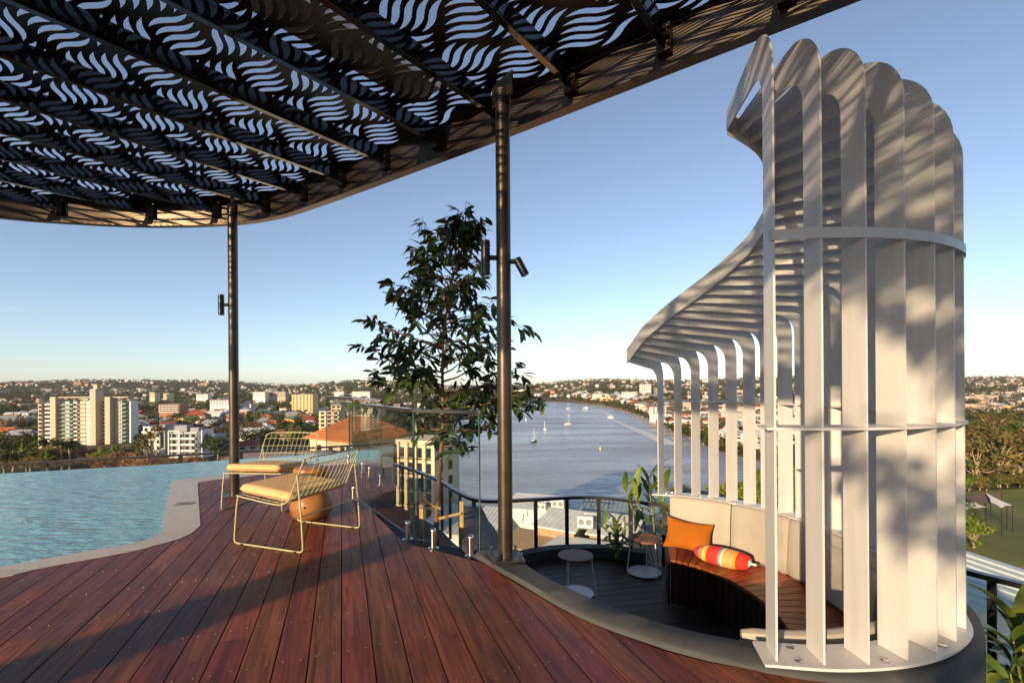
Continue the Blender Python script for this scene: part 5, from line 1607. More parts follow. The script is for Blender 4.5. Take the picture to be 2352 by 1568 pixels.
t = flats(360, 374, 977, 1052, 259, M_greyb, "narrow grey stair tower between the white flats and navy block", 1, 1, depth=6, name="stair_tower", cat="tower")
# other blocks told apart in the view
flats(666, 714, 906, 944, 600, M_yellow, "pale yellow apartment tower above the tree tops", 9, 6, depth=18)
flats(729, 775, 945, 982, 300, M_cream, "cream stepped terrace flats left of the glass corner", 4, 3, balc=M_cream, depth=10)
flats(757, 780, 930, 948, 302, M_cream, "cream upper storey set back on the stepped flats", 2, 2, depth=8)
flats(359, 406, 929, 947, 560, M_brick, "red brick flats with pale balconies among trees", 4, 6, balc=M_bwhite, depth=16)
flats(478, 524, 919, 932, 640, M_bwhite, "white flats under a red roof left of the far pole", 3, 7, roof=ROOFS["red tiled"], depth=14)
flats(578, 606, 900, 912, 900, M_bwhite, "white slab flats right of the far pole", 4, 8, depth=16)
flats(612, 653, 900, 912, 920, M_beige, "longer striped slab flats right of the far pole", 4, 12, depth=16)
flats(450, 465, 879, 890, 2300, M_cream, "pale tower on the skyline, left of the distant trio", 5, 4, depth=40)
flats(472, 490, 878, 889, 2350, M_cream, "pale middle tower of the distant trio on the skyline", 5, 4, depth=40)
flats(492, 502, 880, 889, 2300, M_bluew, "blue grey tower of the distant trio on the skyline", 5, 3, depth=40)
flats(548, 563, 882, 891, 2250, M_greyb, "grey distant block just right of the far pole", 4, 5, depth=40)
flats(345, 362, 886, 892, 1900, M_greyb, "dark low block on the far left ridge", 2, 5, depth=30)
flats(340, 352, 901, 914, 900, M_cream, "cream narrow flats right of the tall slab", 4, 3, depth=14)
flats(372, 385, 903, 915, 930, M_cream, "cream flats with dark windows among white shops", 4, 3, depth=14)
flats(448, 475, 905, 913, 1000, M_bwhite, "long white shop building in the middle distance", 2, 8, depth=14)
flats(766, 788, 899, 906, 1300, M_bwhite, "white flats low on the central ridge", 3, 6, depth=16)
flats(807, 848, 899, 907, 1250, M_bwhite, "long white slab flats left of the tree crown", 3, 12, depth=16)
flats(1475, 1497, 882, 897, 1150, M_bwhite, "white cubic tower on the river's right bank", 5, 5, depth=20)
flats(1508, 1531, 890, 901, 1100, M_greyb, "grey gridded flats right of the white cubic tower", 4, 6, balc=M_bwhite, depth=16)
flats(1432, 1462, 900, 908, 1000, M_bwhite, "long white flats above the right bank trees", 2, 9, depth=14)
flats(1500, 1532, 935, 952, 560, M_bwhite, "white modern riverfront house with stacked terraces", 3, 4, balc=M_bwhite, depth=12, name="riverfront_house", cat="house")

# houses ---------------------------------------------------------------------
def hip_mb(o=0.6, ridge=0.4):
    mb = MB()
    mb.add([(-.5 - .04, -.5 - .05, 0), (.5 + .04, -.5 - .05, 0), (.5 + .04, .5 + .05, 0), (-.5 - .04, .5 + .05, 0), (-ridge / 2, 0, 1), (ridge / 2, 0, 1), (-.54, -.55, -0.08), (.54, -.55, -0.08), (.54, .55, -0.08), (-.54, .55, -0.08)],
           [(0, 1, 5, 4), (1, 2, 5), (2, 3, 4, 5), (3, 0, 4), (6, 7, 1, 0), (7, 8, 2, 1), (8, 9, 3, 2), (9, 6, 0, 3), (9, 8, 7, 6)])
    return mb
def gable_mb():
    mb = MB()
    mb.add([(-.54, -.55, 0), (.54, -.55, 0), (.54, .55, 0), (-.54, .55, 0), (-.54, 0, 1), (.54, 0, 1), (-.54, -.55, -0.08), (.54, -.55, -0.08), (.54, .55, -0.08), (-.54, .55, -0.08)],
           [(0, 1, 5, 4), (2, 3, 4, 5), (1, 2, 5), (3, 0, 4), (6, 7, 1, 0), (7, 8, 2, 1), (8, 9, 3, 2), (9, 6, 0, 3), (9, 8, 7, 6)])
    return mb
HIP = {k: hip_mb().mesh("roof", m_) for k, m_ in ROOFS.items()}
GAB = {k: gable_mb().mesh("roof", m_) for k, m_ in ROOFS.items()}
WALLME = {k: MB().box((0, 0, 0.5), (1, 1, 1)).mesh("wall", m_) for k, m_ in WALLS.items()}
used_house = []
def house(x, y, w, d, h, rz, wall, roof, kind, label, group, rg, windows=0, rh=None, z=None, name="house"):
    zz = ground_at(x, y) - 0.5 if z is None else z
    t = empty(name, (x, y, zz), rz, label, "house", group)
    o = link("wall", WALLME[wall], t); o.scale = (w, d, h)
    o = link("roof", (HIP if kind == 'hip' else GAB)[roof], t); o.location = (0, 0, h); o.scale = (w, d, rh or min(w, d) * 0.28)
    for k in range(windows):
        u = (k + 0.5) / windows
        put("window", win_mesh(w / windows * 0.5, 1.2), t, (-w / 2 + w * u, -d / 2, h - 1.6))
        if h > 5: put("window", win_mesh(w / windows * 0.5, 1.2), t, (-w / 2 + w * u, -d / 2, h - 4.4))
    if windows:
        for k in (-0.25, 0.25): put("window", win_mesh(d * 0.2, 1.2), t, (-w / 2, d * k, h - 1.6), R(90))
    used_house.append((x, y, max(w, d) * 0.6))
    return t
rg = random.Random(77)
# houses that can be told apart on the left
def house_at(px, py, Y, w, d, h, rz, wall, roof, kind, label, rh=None, windows=3, name="house"):
    Yn = solve_Y(px, py); k_ = .66 * Yn / Y
    w, d, h, rh = w * k_, d * k_, h * k_ * 1.05, (rh or 3) * k_
    p = at(px, py, Yn); return house(p.x, Yn, w, d, h, rz, wall, roof, kind, label, None, rg, windows, rh, name=name)
house_at(452, 966, 340, 22, 14, 6, 0.2, "white", "red tiled", "hip", "wide white house under a red tiled roof among trees", 4.5, 5)
house_at(566, 957, 330, 12, 11, 6, -0.3, "ochre", "pale metal", "gable", "ochre two storey house just right of the far pole", 2, 3)
house_at(604, 962, 330, 14, 12, 7, 0.25, "white", "green metal", "hip", "white two storey house with a green hipped roof", 3.5, 4)
house_at(615, 984, 270, 13, 10, 4.5, 0.2, "ochre", "red tiled", "hip", "ochre cottage with a red roof behind the far chair", 3, 4)
house_at(575, 1010, 190, 10, 9, 5, 0.35, "white", "pale metal", "gable", "white gabled cottage with pale roof right of the far pole", 2.4, 2)
house_at(572, 1035, 160, 9, 8, 3.5, 0.35, "cream", "red tiled", "hip", "low cottage with a red hipped roof beside the far pole", 2.4, 2)
house_at(512, 1025, 170, 12, 9, 4.5, 0.25, "grey", "grey metal", "hip", "grey cottage with steel roof left of the far pole", 3, 3)
house_at(478, 1042, 165, 11, 8, 4.2, 0.3, "white", "pale metal", "gable", "pale blue fronted cottage above the pool rail", 2, 3)
house_at(488, 986, 235, 12, 10, 4.5, -0.4, "white", "grey metal", "gable", "white cottage with a steep grey gable behind the blue block", 3.2, 3)
house_at(598, 985, 255, 13, 9, 4.5, 0.5, "white", "grey metal", "hip", "white cottage with a wide grey roof between far pole and chair", 3, 3)
house_at(12, 985, 260, 14, 12, 7, 0.5, "white", "grey metal", "gable", "white gabled house at the left edge of the view", 4, 3)
house_at(20, 1002, 225, 16, 12, 4, 0.3, "ochre", "orange tiled", "hip", "low house with orange rounded roof at the left edge", 3, 3)
house_at(58, 1012, 215, 20, 14, 4, 0.15, "grey", "grey metal", "hip", "broad grey roofed house at the foot of the tall slab", 4, 3)
house_at(40, 975, 300, 16, 12, 4, 0.2, "white", "grey metal", "hip", "white house with blue grey roof left of the tall slab", 3.5, 3)
house_at(70, 982, 290, 18, 11, 4, -0.1, "white", "grey metal", "hip", "long blue grey roofed house beside the tall slab", 3, 3)
house_at(645, 1010, 210, 10, 9, 4.5, 0.3, "cream", "brown tiled", "hip", "cream cottage seen through the far chair's back", 3, 3)
house_at(700, 948, 420, 16, 11, 5, 0.2, "white", "grey metal", "hip", "white house below the pale yellow tower", 3, 4)

# the big roofs just beyond the pool
p = at(772, 1030, 104)
t = Block("orange_roof_hall", (at(760, 1030, 104).x, 104, -44), R(-34), "cream hall with large orange hipped tile roof beyond the deck", "building")
t.part("wall", M_cream, ((0, 8, 17), (15, 16, 34)))
o = link("roof", HIP["orange tiled"], t.t); o.location = (0, 8, 34.0); o.scale = (15.5, 16.5, 4.4)
MB().tube([(-0.2 * 15.5, 8, 38.5), (0.2 * 15.5, 8, 38.5)], 0.2, 6).build("ridge_cap", M_cream, t.t)
for k in (-4, 0, 4): put("window", win_mesh(1.4, 1.8), t.t, (k, 0, 31.5))
for k in (3, 8, 13): put("window", win_mesh(1.4, 1.8), t.t, (-7.5, k, 31.5), R(90))
t = Block("grey_roof_hall", (at(640, 1050, 88).x, 88, -44), R(14), "long low hall with flat grey roof behind the far chair", "building")
t.part("wall", M_cream, ((0, 6, 15.5), (22, 12, 31)))
o = link("roof", HIP["brown tiled"], t.t); o.location = (0, 6, 31.0); o.scale = (23, 13, 1.7)
o.data = hip_mb(ridge=0.7).mesh("roof", mat("roof_warmgrey", (0.20, 0.165, 0.145), rough=0.7))
t = Block("white_roof_hall", (at(700, 1062, 62).x, 62, -44), R(8), "white terrace roof with pale deck below the far glass", "building")
t.part("wall", M_bwhite, ((0, 5, 16.5), (16, 9, 33)))
t.part("parapet", M_bwhite, ((0, 0.3, 33.3), (16, 0.3, 0.6)), ((0, 9.6, 33.3), (16, 0.3, 0.6)))

# cream apartment block behind the tree
Yc = 92.0; sc_ = Yc / 1110
t = Block("cream_apartments", (at(948, 1000, Yc).x, Yc, -44), R(-24), "tall cream apartment building with dark windows behind the tree", "apartment block")
topz = at(985, 1016, Yc).z + 44
t.part("wall", M_cream, ((0, 5.5, topz / 2), (8.6, 9.0, topz)))
t.part("cornice", M_cream, ((0, 5.5, topz + 0.2), (9.2, 9.6, 0.4)))
for c in (-4.1, -2.05, 0, 2.05, 4.1): t.part("pier", M_cream, ((c, 0.82, topz / 2), (0.75, 0.5, topz - 0.1)))
for f in range(8):
    z = topz - 2.0 - f * 2.9
    for c in (-3.07, -1.02, 1.02, 3.07):
        w_ = put("window", win_mesh(1.1, 1.9), t.t, (c, 0.98, z))
        MB().box((0, -0.5, -1.1), (1.3, 0.9, 0.12)).build("balcony", M_black, t.t).location = (c, 1.0, z)
    for k in (3.0, 6.5): put("window", win_mesh(1.4, 1.7), t.t, (4.3, k, z), R(90))

# white roofs below the lounge railing
def roof_building(px, py, Y, w, d, h, rz, label, wall, roofm, name="rooftop_building", slope=0.0, windows=0, seams=0):
    p = at(px, py, Y); t = Block(name, (p.x, Y, -44), R(rz), label, "building")
    H = p.z + 44
    t.part("wall", wall, ((0, d / 2, (H - h) / 2), (w, d, H - h)), ((0, d / 2, H - h / 2), (w - 0.3, d - 0.3, h)))
    mb = MB(); mb.add([(-w / 2 - .3, -.3, H), (w / 2 + .3, -.3, H), (w / 2 + .3, d + .3, H + slope), (-w / 2 - .3, d + .3, H + slope), (-w / 2 - .3, -.3, H + .18), (w / 2 + .3, -.3, H + .18), (w / 2 + .3, d + .3, H + slope + .18), (-w / 2 - .3, d + .3, H + slope + .18)],
                      [(3, 2, 1, 0), (4, 5, 6, 7), (0, 1, 5, 4), (1, 2, 6, 5), (2, 3, 7, 6), (3, 0, 4, 7)])
    rf = mb.build("roof", roofm, t.t)
    if seams:
        for i in range(seams):
            x = -w / 2 + w * (i + 0.5) / seams
            mb = MB(); mb.add([(x - .03, -.3, H + .182), (x + .03, -.3, H + .182), (x + .03, d + .3, H + slope + .182), (x - .03, d + .3, H + slope + .182), (x, -.3, H + .25), (x, d + .3, H + slope + .25)], [(0, 4, 5, 3), (4, 1, 2, 5), (0, 1, 4), (3, 5, 2)])
            mb.build("roof_seam", roofm, rf)
    for k in range(windows):
        u = -w / 2 + w * (k + 0.5) / windows
        put("window", win_mesh(w / windows * 0.82, 1.15, M_bwhite if k % 3 == 1 else M_win), t.t, (u, -0.03, H - h - 0.35))
    t.H = H
    return t
M_wroof = mat("white_roof_sheet", (0.70, 0.67, 0.62), rough=0.55, var=0.12, scale=0.6)
M_groof = mat("bluegrey_roof_sheet", (0.30, 0.36, 0.38), rough=0.5, var=0.12, scale=0.5)
M_tanwall = mat("tan_brickwork", (0.42, 0.27, 0.15), rough=0.9, var=0.15, scale=2)
r1 = roof_building(1272, 1215, 63, 5.8, 5.5, 1.7, -32, "white metal roof with clerestory windows above tan brickwork", M_tanwall, M_wroof, slope=1.1, windows=6, seams=7)
r2 = roof_building(1225, 1172, 80, 10, 7, 1.2, -18, "flat white roof crowded with pipes beside the bronze pole", M_bwhite, M_wroof, slope=0.9)
r3 = roof_building(1425, 1200, 72, 13, 9, 1.0, -18, "blue grey ribbed roof by the river below the railing", M_greyb, M_groof, slope=1.0, seams=18)
r4 = roof_building(1399, 1233, 61, 5.6, 6.0, 1.5, -28, "small white roof right of the air conditioners", M_tanwall, M_wroof, slope=1.2, seams=7, windows=4)
r5 = roof_building(1200, 1262, 60, 8, 6, 1.0, -32, "tan brick wing with shaded openings under the clerestory roof", M_tanwall, M_tanwall, windows=4, slope=0.4)
r9 = roof_building(1330, 1272, 56, 9, 5, 2.0, -30, "low tan terrace block with white parapet below the railing", M_tanwall, M_bwhite, windows=5)
r6 = roof_building(1040, 1228, 74, 12, 11, 1.0, -14, "slatted white roof seen through the glass balustrade", M_bwhite, M_wroof, seams=18, slope=1.6)
r8 = roof_building(2260, 1395, 15, 8, 8, 1.0, 8, "pale canopy roof close below the right railing", M_bwhite, mat("pale_green_roof", (0.50, 0.56, 0.53), rough=0.5, var=0.1), seams=14)
# roof plant
def ac_unit(px, py, Y, label, s=1.0, rz=-18):
    p = at(px, py, Y)
    t = empty("air_conditioner", p, R(rz), label, "air conditioner")
    MB().bbox((0, 0, 0.62 * s), (1.35 * s, 0.75 * s, 1.0 * s), 0.03).build("casing", M_bwhite, t)
    for k in (-0.33, 0.33):
        MB().lathe([(0.26 * s, 0), (0.26 * s, 0.03)], 16).build("fan_grille", M_greyb, t)
        g_ = t.children[-1]; g_.rotation_euler = (R(90), 0, 0); g_.location = (k * s, -0.376 * s, 0.62 * s)
    MB().box((0, 0, 0.06 * s), (1.25 * s, 0.6 * s, 0.12 * s)).build("feet", M_greyb, t)
    return t
ac_unit(1345, 1212, 62, "white twin fan air conditioner on the gap between the white roofs", 1.45)
ac_unit(1360, 1203, 65, "second white air conditioner behind the twin fan one", 1.4)
ac_unit(1268, 1166, 82, "boxy air conditioner at the edge of the flat white roof", 1.7)
ac_unit(1282, 1168, 80, "air conditioner standing next to the boxy one", 1.5)
ac_unit(1243, 1172, 80, "small air conditioner amid the roof pipes", 1.2)
for i, (px, py, h_) in enumerate(((1196, 1195, 1.4), (1208, 1183, 1.0), (1220, 1203, 1.6), (1232, 1180, 0.9), (1249, 1192, 1.2))):
    p = at(px, py - 18, 80)
    tag(MB().lathe([(0.09, 0), (0.09, h_), (0.15, h_ + 0.02), (0.15, h_ + 0.12), (0.02, h_ + 0.2)], 10, (p.x, p.y, p.z - h_ - 0.4)).build("vent_pipe", M_trayw),
        ["short white vent pipe at the left of the flat roof", "capped vent pipe nearest the bronze pole", "tallest white vent pipe on the flat roof", "low vent pipe among the air conditioners", "vent pipe by the clerestory roof"][i], "vent pipe")
# black frame on the blue grey roof
p = at(1368, 1172, 78)
fr = empty("roof_frame", p, R(-16), "black steel frame standing on the blue grey roof", "frame")
for x in (-2, -0.7, 0.7, 2):
    for y in (0, 2.2): MB().box((x, y, 0.7), (0.12, 0.12, 1.4)).build("post", M_black, fr)
for y in (0, 2.2): MB().box((0, y, 1.4), (4.2, 0.14, 0.14)).build("rail", M_black, fr)
for x in (-2, 2): MB().box((x, 1.1, 1.28), (0.1, 2.3, 0.1)).build("rail", M_black, fr)

# shade sails on the lawn
M_sail = mat("brown_sail", (0.16, 0.085, 0.06), rough=0.8); M_sailw = mat("white_sail", (0.72, 0.68, 0.6), rough=0.7)
def sail(corners, m_, label):
    P = [Vector(c) for c in corners]; c0 = sum(P, Vector()) / len(P)
    base = empty("shade_sail", (c0.x, c0.y, ground_at(c0.x, c0.y)), 0, label, "shade sail")
    mb = MB(); n = 8; vs_, fs = [], []
    for i in range(n + 1):
        for j in range(n + 1):
            u, v = i / n, j / n
            q = P[0] * (1 - u) * (1 - v) + P[1] * u * (1 - v) + P[2] * u * v + P[3] * (1 - u) * v
            q = q.lerp(c0, 0.18 * (math.sin(math.pi * u) * (abs(v - .5) * 2) ** 3 + math.sin(math.pi * v) * (abs(u - .5) * 2) ** 3))
            vs_.append(q)
    for i in range(n):
        for j in range(n): fs.append((i * (n + 1) + j, (i + 1) * (n + 1) + j, (i + 1) * (n + 1) + j + 1, i * (n + 1) + j + 1))
    mb.add(vs_, fs); mb.build("sail_cloth", m_, base, smooth=80, world=True)
    for c in P:
        g_ = ground_at(c.x, c.y)
        MB().tube([(c.x, c.y, g_), (c.x, c.y, c.z + 0.1)], 0.12, 6).build("post", M_black, base, world=True)
Ys = 138
sail([at(2195, 1138, Ys), at(2300, 1130, Ys + 9), at(2312, 1160, Ys), at(2235, 1152, Ys - 6)], M_sail, "brown shade sail on the lawn right of the fin screen")
sail([at(2262, 1130, Ys + 5), at(2325, 1160, Ys - 2), at(2300, 1166, Ys - 6), at(2275, 1153, Ys - 5)], M_sailw, "white shade sail overlapping the brown one")
sail([at(2180, 1155, Ys - 6), at(2240, 1150, Ys - 2), at(2265, 1164, Ys - 7), at(2200, 1172, Ys - 10)], M_sailw, "low white shade sail half behind the fins")

# ================================================================== BOATS
M_hull = mat("white_hull", (0.78, 0.76, 0.72), rough=0.35, var=0.04)
M_hulld = mat("dark_hull", (0.03, 0.035, 0.05), rough=0.4)
M_buoy = mat("yellow_buoy", (0.75, 0.5, 0.02), rough=0.5)
def hull_mb(L_, W_, H_):
    secs = [(-.5, .72, 0.9), (-.3, .95, .95), (0, 1, 1), (.25, .82, 1.05), (.42, .4, 1.15), (.5, .03, 1.25)]
    mb = MB(); vs_, fs = [], []
    for x, w, h in secs:
        vs_ += [(x * L_, -w * W_ / 2, h * H_), (x * L_, -w * W_ * .38, -.15), (x * L_, 0, -.35), (x * L_, w * W_ * .38, -.15), (x * L_, w * W_ / 2, h * H_)]
    for i in range(len(secs) - 1):
        for j in range(4): fs.append((5 * i + j, 5 * i + j + 1, 5 * i + 6 + j, 5 * i + 5 + j))
        fs.append((5 * i + 4, 5 * i, 5 * i + 5, 5 * i + 9))
    fs.append((0, 1, 2, 3, 4)); mb.add(vs_, fs); return mb
def sailboat(px, py, mast, rz, label, dark=False, L_=9.5):
    x, y = G(px, py, WATER)
    t = empty("sailing_boat", (x, y, WATER), R(rz), label, "sailing boat", "moored sailing boats on the river")
    hull_mb(L_, 3.0, 1.1).build("hull", M_hulld if dark else M_hull, t, smooth=40, fix=True)
    MB().bbox((-0.3, 0, 1.35), (L_ * .42, 1.7, 0.75), 0.12).build("cabin", M_hull, t)
    MB().tube([(0.6, 0, 0.9), (0.6, 0, mast)], [0.17, 0.12], 6).build("mast", M_hull, t)
    MB().tube([(0.6, 0, 2.1), (-L_ * .40, 0, 2.2)], 0.16, 6).build("boom", M_hull, t)
    MB().tube([(0.6, 0, mast - .3), (L_ * .48, 0, 1.3)], 0.05, 4).build("forestay", M_hull, t)
    MB().tube([(0.6, 0, mast - .3), (-L_ * .48, 0, 1.1)], 0.04, 4).build("backstay", M_hull, t)
sailboat(1226.7, 1014.5, 11.5, 60, "dark hulled sailing boat with tall mast nearest the terrace", True)
sailboat(1251, 987, 9.5, 95, "small sailing boat with pale hull farther out beyond the dark one", False, 7.5)
sailboat(1305.6, 974.8, 13, 20, "white sailing boat moored right of the others in midstream", False)
sailboat(1207.7, 964.5, 14, 90, "white sailing boat showing beside the tree leaves", False, 11)
def cruiser(px, py, rz, s, label, name="motor_cruiser"):
    x, y = G(px, py, WATER)
    t = empty(name, (x, y, WATER), R(rz), label, "motor boat", "motor boats on the river")
    hull_mb(11 * s, 3.8 * s, 1.4 * s).build("hull", M_hull, t, smooth=40, fix=True)
    MB().bbox((-0.6 * s, 0, 2.0 * s), (5.5 * s, 2.8 * s, 1.5 * s), 0.2 * s).build("cabin", M_hull, t)
    MB().box((-0.6 * s, 0, 2.15 * s), (5.0 * s, 2.86 * s, 0.55 * s)).build("cabin_window", M_win, t)
    MB().bbox((-1.2 * s, 0, 3.5 * s), (3.2 * s, 2.4 * s, 0.25 * s), 0.05).build("flybridge_top", M_hull, t)
    for k in (-2.6, 0.2):
        MB().tube([(k * s, 0.9 * s, 2.7 * s), (k * s, 0.9 * s, 3.4 * s)], 0.08, 5).build("bridge_post", M_hull, t)
        MB().tube([(k * s, -0.9 * s, 2.7 * s), (k * s, -0.9 * s, 3.4 * s)], 0.08, 5).build("bridge_post", M_hull, t)
    return t
cruiser(1401.7, 960, 118, 1.1, "white motor cruiser trailing a long curved wake")
cruiser(1345, 938, 160, 1.0, "white motor boat with a wake ahead of the cruiser")
cruiser(1305.6, 938.5, 200, 0.8, "small white motor boat far out in midstream")
cruiser(1226, 931.5, 170, 1.0, "white motor boat far upstream next to the tree leaves")
x, y = G(1378.7, 1033, WATER)
t = empty("river_buoy", (x, y, WATER), 0, "yellow marker buoy floating on the river", "buoy")
MB().lathe([(0.3, -0.3), (0.8, 0.1), (0.75, 0.7), (0.35, 1.5), (0.3, 2.2), (0.05, 2.3)], 14).build("float", M_buoy, t, smooth=40)
# foam of the wakes
m = bpy.data.materials.new("wake_foam"); N, L = nodes_of(m); b = N["Principled BSDF"]; b.inputs["Base Color"].default_value = (0.9, 0.9, 0.9, 1); b.inputs["Roughness"].default_value = 0.8
tc = N.new("ShaderNodeTexCoord"); nz = N.new("ShaderNodeTexNoise"); nz.inputs["Scale"].default_value = 0.35; nz.inputs["Detail"].default_value = 6; L.new(tc.outputs["Object"], nz.inputs[0])
rp = N.new("ShaderNodeValToRGB"); rp.color_ramp.elements[0].position = 0.25; rp.color_ramp.elements[0].color = (0.35, 0.35, 0.35, 1); rp.color_ramp.elements[1].position = 0.7; rp.color_ramp.elements[1].color = (0.95, 0.95, 0.95, 1)
L.new(nz.outputs[0], rp.inputs[0]); L.new(rp.outputs[0], b.inputs["Alpha"])
def wake(pts, w0, w1, label):
    P = resample(catmull([Vector((*G(px, py, WATER), 0)) for px, py in pts], 6), n=40)
    k = len(P); ws = [w0 + (w1 - w0) * i / (k - 1) for i in range(k)]
    a = []; c = []
    for i in range(k):
        tn = (P[min(i + 1, k - 1)] - P[max(i - 1, 0)]).normalized(); nrm = Vector((-tn.y, tn.x, 0))
        a.append(P[i] + nrm * ws[i]); c.append(P[i] - nrm * ws[i])
    mb = MB(); mb.add([(p.x, p.y, WATER + 0.25) for p in a] + [(p.x, p.y, WATER + 0.25) for p in c], [(i, i + 1, k + i + 1, k + i) for i in range(k - 1)])
    tag(mb.build("wake_foam", m), label, "wake", kind="stuff")
wake([(1404, 962), (1425, 972), (1460, 987), (1500, 1003), (1545, 1022)], 1.4, 7.0, "white foam wake behind the motor cruiser")
wake([(1350, 939.5), (1372, 942), (1392, 948), (1404, 957)], 2.0, 5.0, "foam wake curving behind the farther motor boat")
wake([(1311, 938), (1318, 936), (1328, 935.5)], 1.5, 3.5, "short foam wake of the small midstream boat")
# jetties along the right bank
M_jetty = mat("jetty_timber", (0.34, 0.24, 0.15), rough=0.9, var=0.2)
rgj = random.Random(3)
bank = resample([Vector((*G(x, y, WATER), 0)) for x, y in river_right], n=60)
for i in range(16, 58, 2):
    a = bank[i]; tn = (bank[i + 1] - bank[i - 1]).normalized(); nrm = Vector((tn.y, -tn.x, 0))
    if inside(river_poly, (a - nrm * 6).x, (a - nrm * 6).y): nrm = -nrm
    L_ = rgj.uniform(9, 16); c = a + nrm * (L_ / 2 - 1)
    t = empty("jetty", (c.x, c.y, WATER), math.atan2(nrm.y, nrm.x), "small timber jetty with piles on the river's right bank", "jetty", "jetties along the right bank")
    MB().box((0, 0, 1.1), (L_, 2.0, 0.25)).build("jetty_deck", M_jetty, t)
    for x in (-L_ / 2 + .5, 0, L_ / 2 - .3):
        for y in (-1.1, 1.1): MB().tube([(x, y, -2), (x, y, 2.4)], 0.18, 6).build("pile", M_jetty, t)

# ================================================================== SUBURB: individual houses and trees, then the far mass
rg = random.Random(2024)
def free(x, y, r):
    for hx, hy, hr in used_house:
        if (hx - x) ** 2 + (hy - y) ** 2 < (hr + r) ** 2: return False
    return True
WKEY = ["white", "white", "white", "cream", "cream", "brick", "ochre", "grey"]
RKEY = ["grey metal", "grey metal", "pale metal", "pale metal", "red tiled", "brown tiled", "red tiled", "green metal"]
def sample_pos(px0, px1, y0, y1):
    px = rg.uniform(px0, px1); py = rg.uniform(y0, y1)
    x, y = G(px, py, -39.0)
    for _ in range(3):
        z = ground_at(x, y); x, y = G(px, py, z) if z < 0 and py - 882 > 4 else (x, y)
    return px, py, x, y
areas = [(0, 740, 905, 1010, 118, "in the suburb beyond the pool"), (1215, 1480, 896, 930, 40, "on the far bend of the river"), (1400, 1960, 890, 1000, 95, "on the river's right bank behind the fins"), (2225, 2352, 890, 925, 10, "at the right edge beyond the wood"), (1540, 1790, 985, 1060, 34, "on the waterfront behind the fins"), (1390, 1560, 928, 990, 30, "by the water left of the fins")]
for (px0, px1, py0, py1, n, where) in areas:
    k = tries = 0
    while k < n and tries < n * 30:
        tries += 1
        px, py, x, y = sample_pos(px0, px1, py0, py1)
        if float(river_dist(np.array([x]), np.array([y]))[0]) < 14: continue
        if px0 > 1200 and y < 262: continue
        w = rg.uniform(10, 17) * (1.15 if "river" in where or "waterfront" in where else 1); d = rg.uniform(9, 13)
        if not free(x, y, w * 0.55): continue
        if 85 < px < 320 and y < 345 and y > 250: continue
        wk = rg.choice(WKEY); rk = rg.choice(RKEY)
        if "river" in where or "water" in where or "bend" in where:
            wk = rg.choice(["white", "white", "white", "cream", "cream"]); rk = rg.choice(["pale metal", "pale metal", "grey metal", "brown tiled", "red tiled"])
        hh = rg.choice([3.4, 4.2, 6.2, 6.6]) if "suburb" in where else rg.choice([4.5, 6.5, 7, 8.5])
        hk = 'hip' if rg.random() < 0.6 else 'gable'
        near_ = math.hypot(x, y) < 420
        house(x, y, w, d, hh, rg.choice([0, 0.3, -0.4, 0.8, 1.57, -0.9]) + rg.uniform(-.15, .15), wk, rk, hk,
              f"{wk} house with {rk} {'hipped' if hk == 'hip' else 'gabled'} roof {where}", f"{wk} {rk} {hk} houses {where}", rg, 3 if near_ else 0)
        k += 1

# trees that stand out
def tree_at(px, py, Y, h, kind, mi, label, wide=1.0, group=None):
    Y = solve_Y(px, py, h); p = at(px, py, Y); return plant(p.x, Y, h, kind, mi, label, group, rg, wide)
# crowns given by the position of their tops
for (px, py, Y, h, kind, mi, lab, wide) in [
    (345, 962, 215, 24, 'gum', 1, "tall olive gum tree in front of the white flats", 0.9), (170, 1004, 150, 14, 'bare', 3, "broad leafless brown tree in front of the tall slab", 1.6),
    (130, 1018, 130, 12, 'bare', 3, "rounded leafless tree low at the left rail", 1.6), (250, 1026, 140, 12, 'bare', 3, "leafless tree right of the broad brown one", 1.6), (330, 1030, 140, 11, 'bare', 3, "leafless tree below the white flats", 1.7),
    (420, 1036, 140, 10, 'bare', 3, "leafless tree below the navy block", 1.7), (70, 1026, 120, 12, 'bare', 3, "leafless tree at the far left rail", 1.5), (505, 1040, 130, 9, 'bare', 3, "low leafless tree left of the far pole", 1.8),
    (110, 1002, 190, 16, 'palm', 0, "palm in front of the tall slab's left corner", 1.2), (143, 1006, 185, 15, 'palm', 1, "palm in front of the tall slab's middle", 1.2), (160, 1010, 185, 14, 'palm', 0, "shorter palm beside the slab's middle palm", 1.2),
    (262, 1010, 190, 14, 'round', 0, "dark bushy tree at the foot of the tall slab", 1.2), (230, 1015, 180, 13, 'round', 2, "bright green tree at the slab's foot", 1.2), (285, 1014, 185, 13, 'round', 0, "dark tree at the slab's right corner", 1.3),
    (30, 1000, 175, 17, 'spread', 0, "dark spreading tree at the left edge", 1.2), (62, 1018, 165, 13, 'round', 2, "bright bushy tree left of the slab's foot", 1.3), (10, 1025, 150, 13, 'round', 0, "dark bushy tree low in the left corner", 1.3), (95, 1025, 160, 12, 'spread', 0, "dark green tree below the slab's left corner", 1.4),
    (500, 985, 220, 16, 'round', 0, "dark tree left of the far pole", 1.0), (470, 990, 225, 14, 'round', 0, "dark green tree behind the navy block", 1.1), (540, 965, 260, 18, 'gum', 1, "brown gum tree beside the far pole", 0.9),
    (635, 950, 290, 16, 'gum', 0, "grey green gum tree behind the far chair", 1.1), (690, 965, 235, 14, 'palm', 0, "palm cluster's tallest palm left of the orange roof", 1.2), (678, 975, 230, 12, 'palm', 1, "shorter palm left of the orange roof", 1.2), (668, 982, 215, 11, 'round', 2, "bright bush below the palms", 1.3)]:
    tree_at(px, py, Y, h, kind, mi, lab, wide)
k = 0
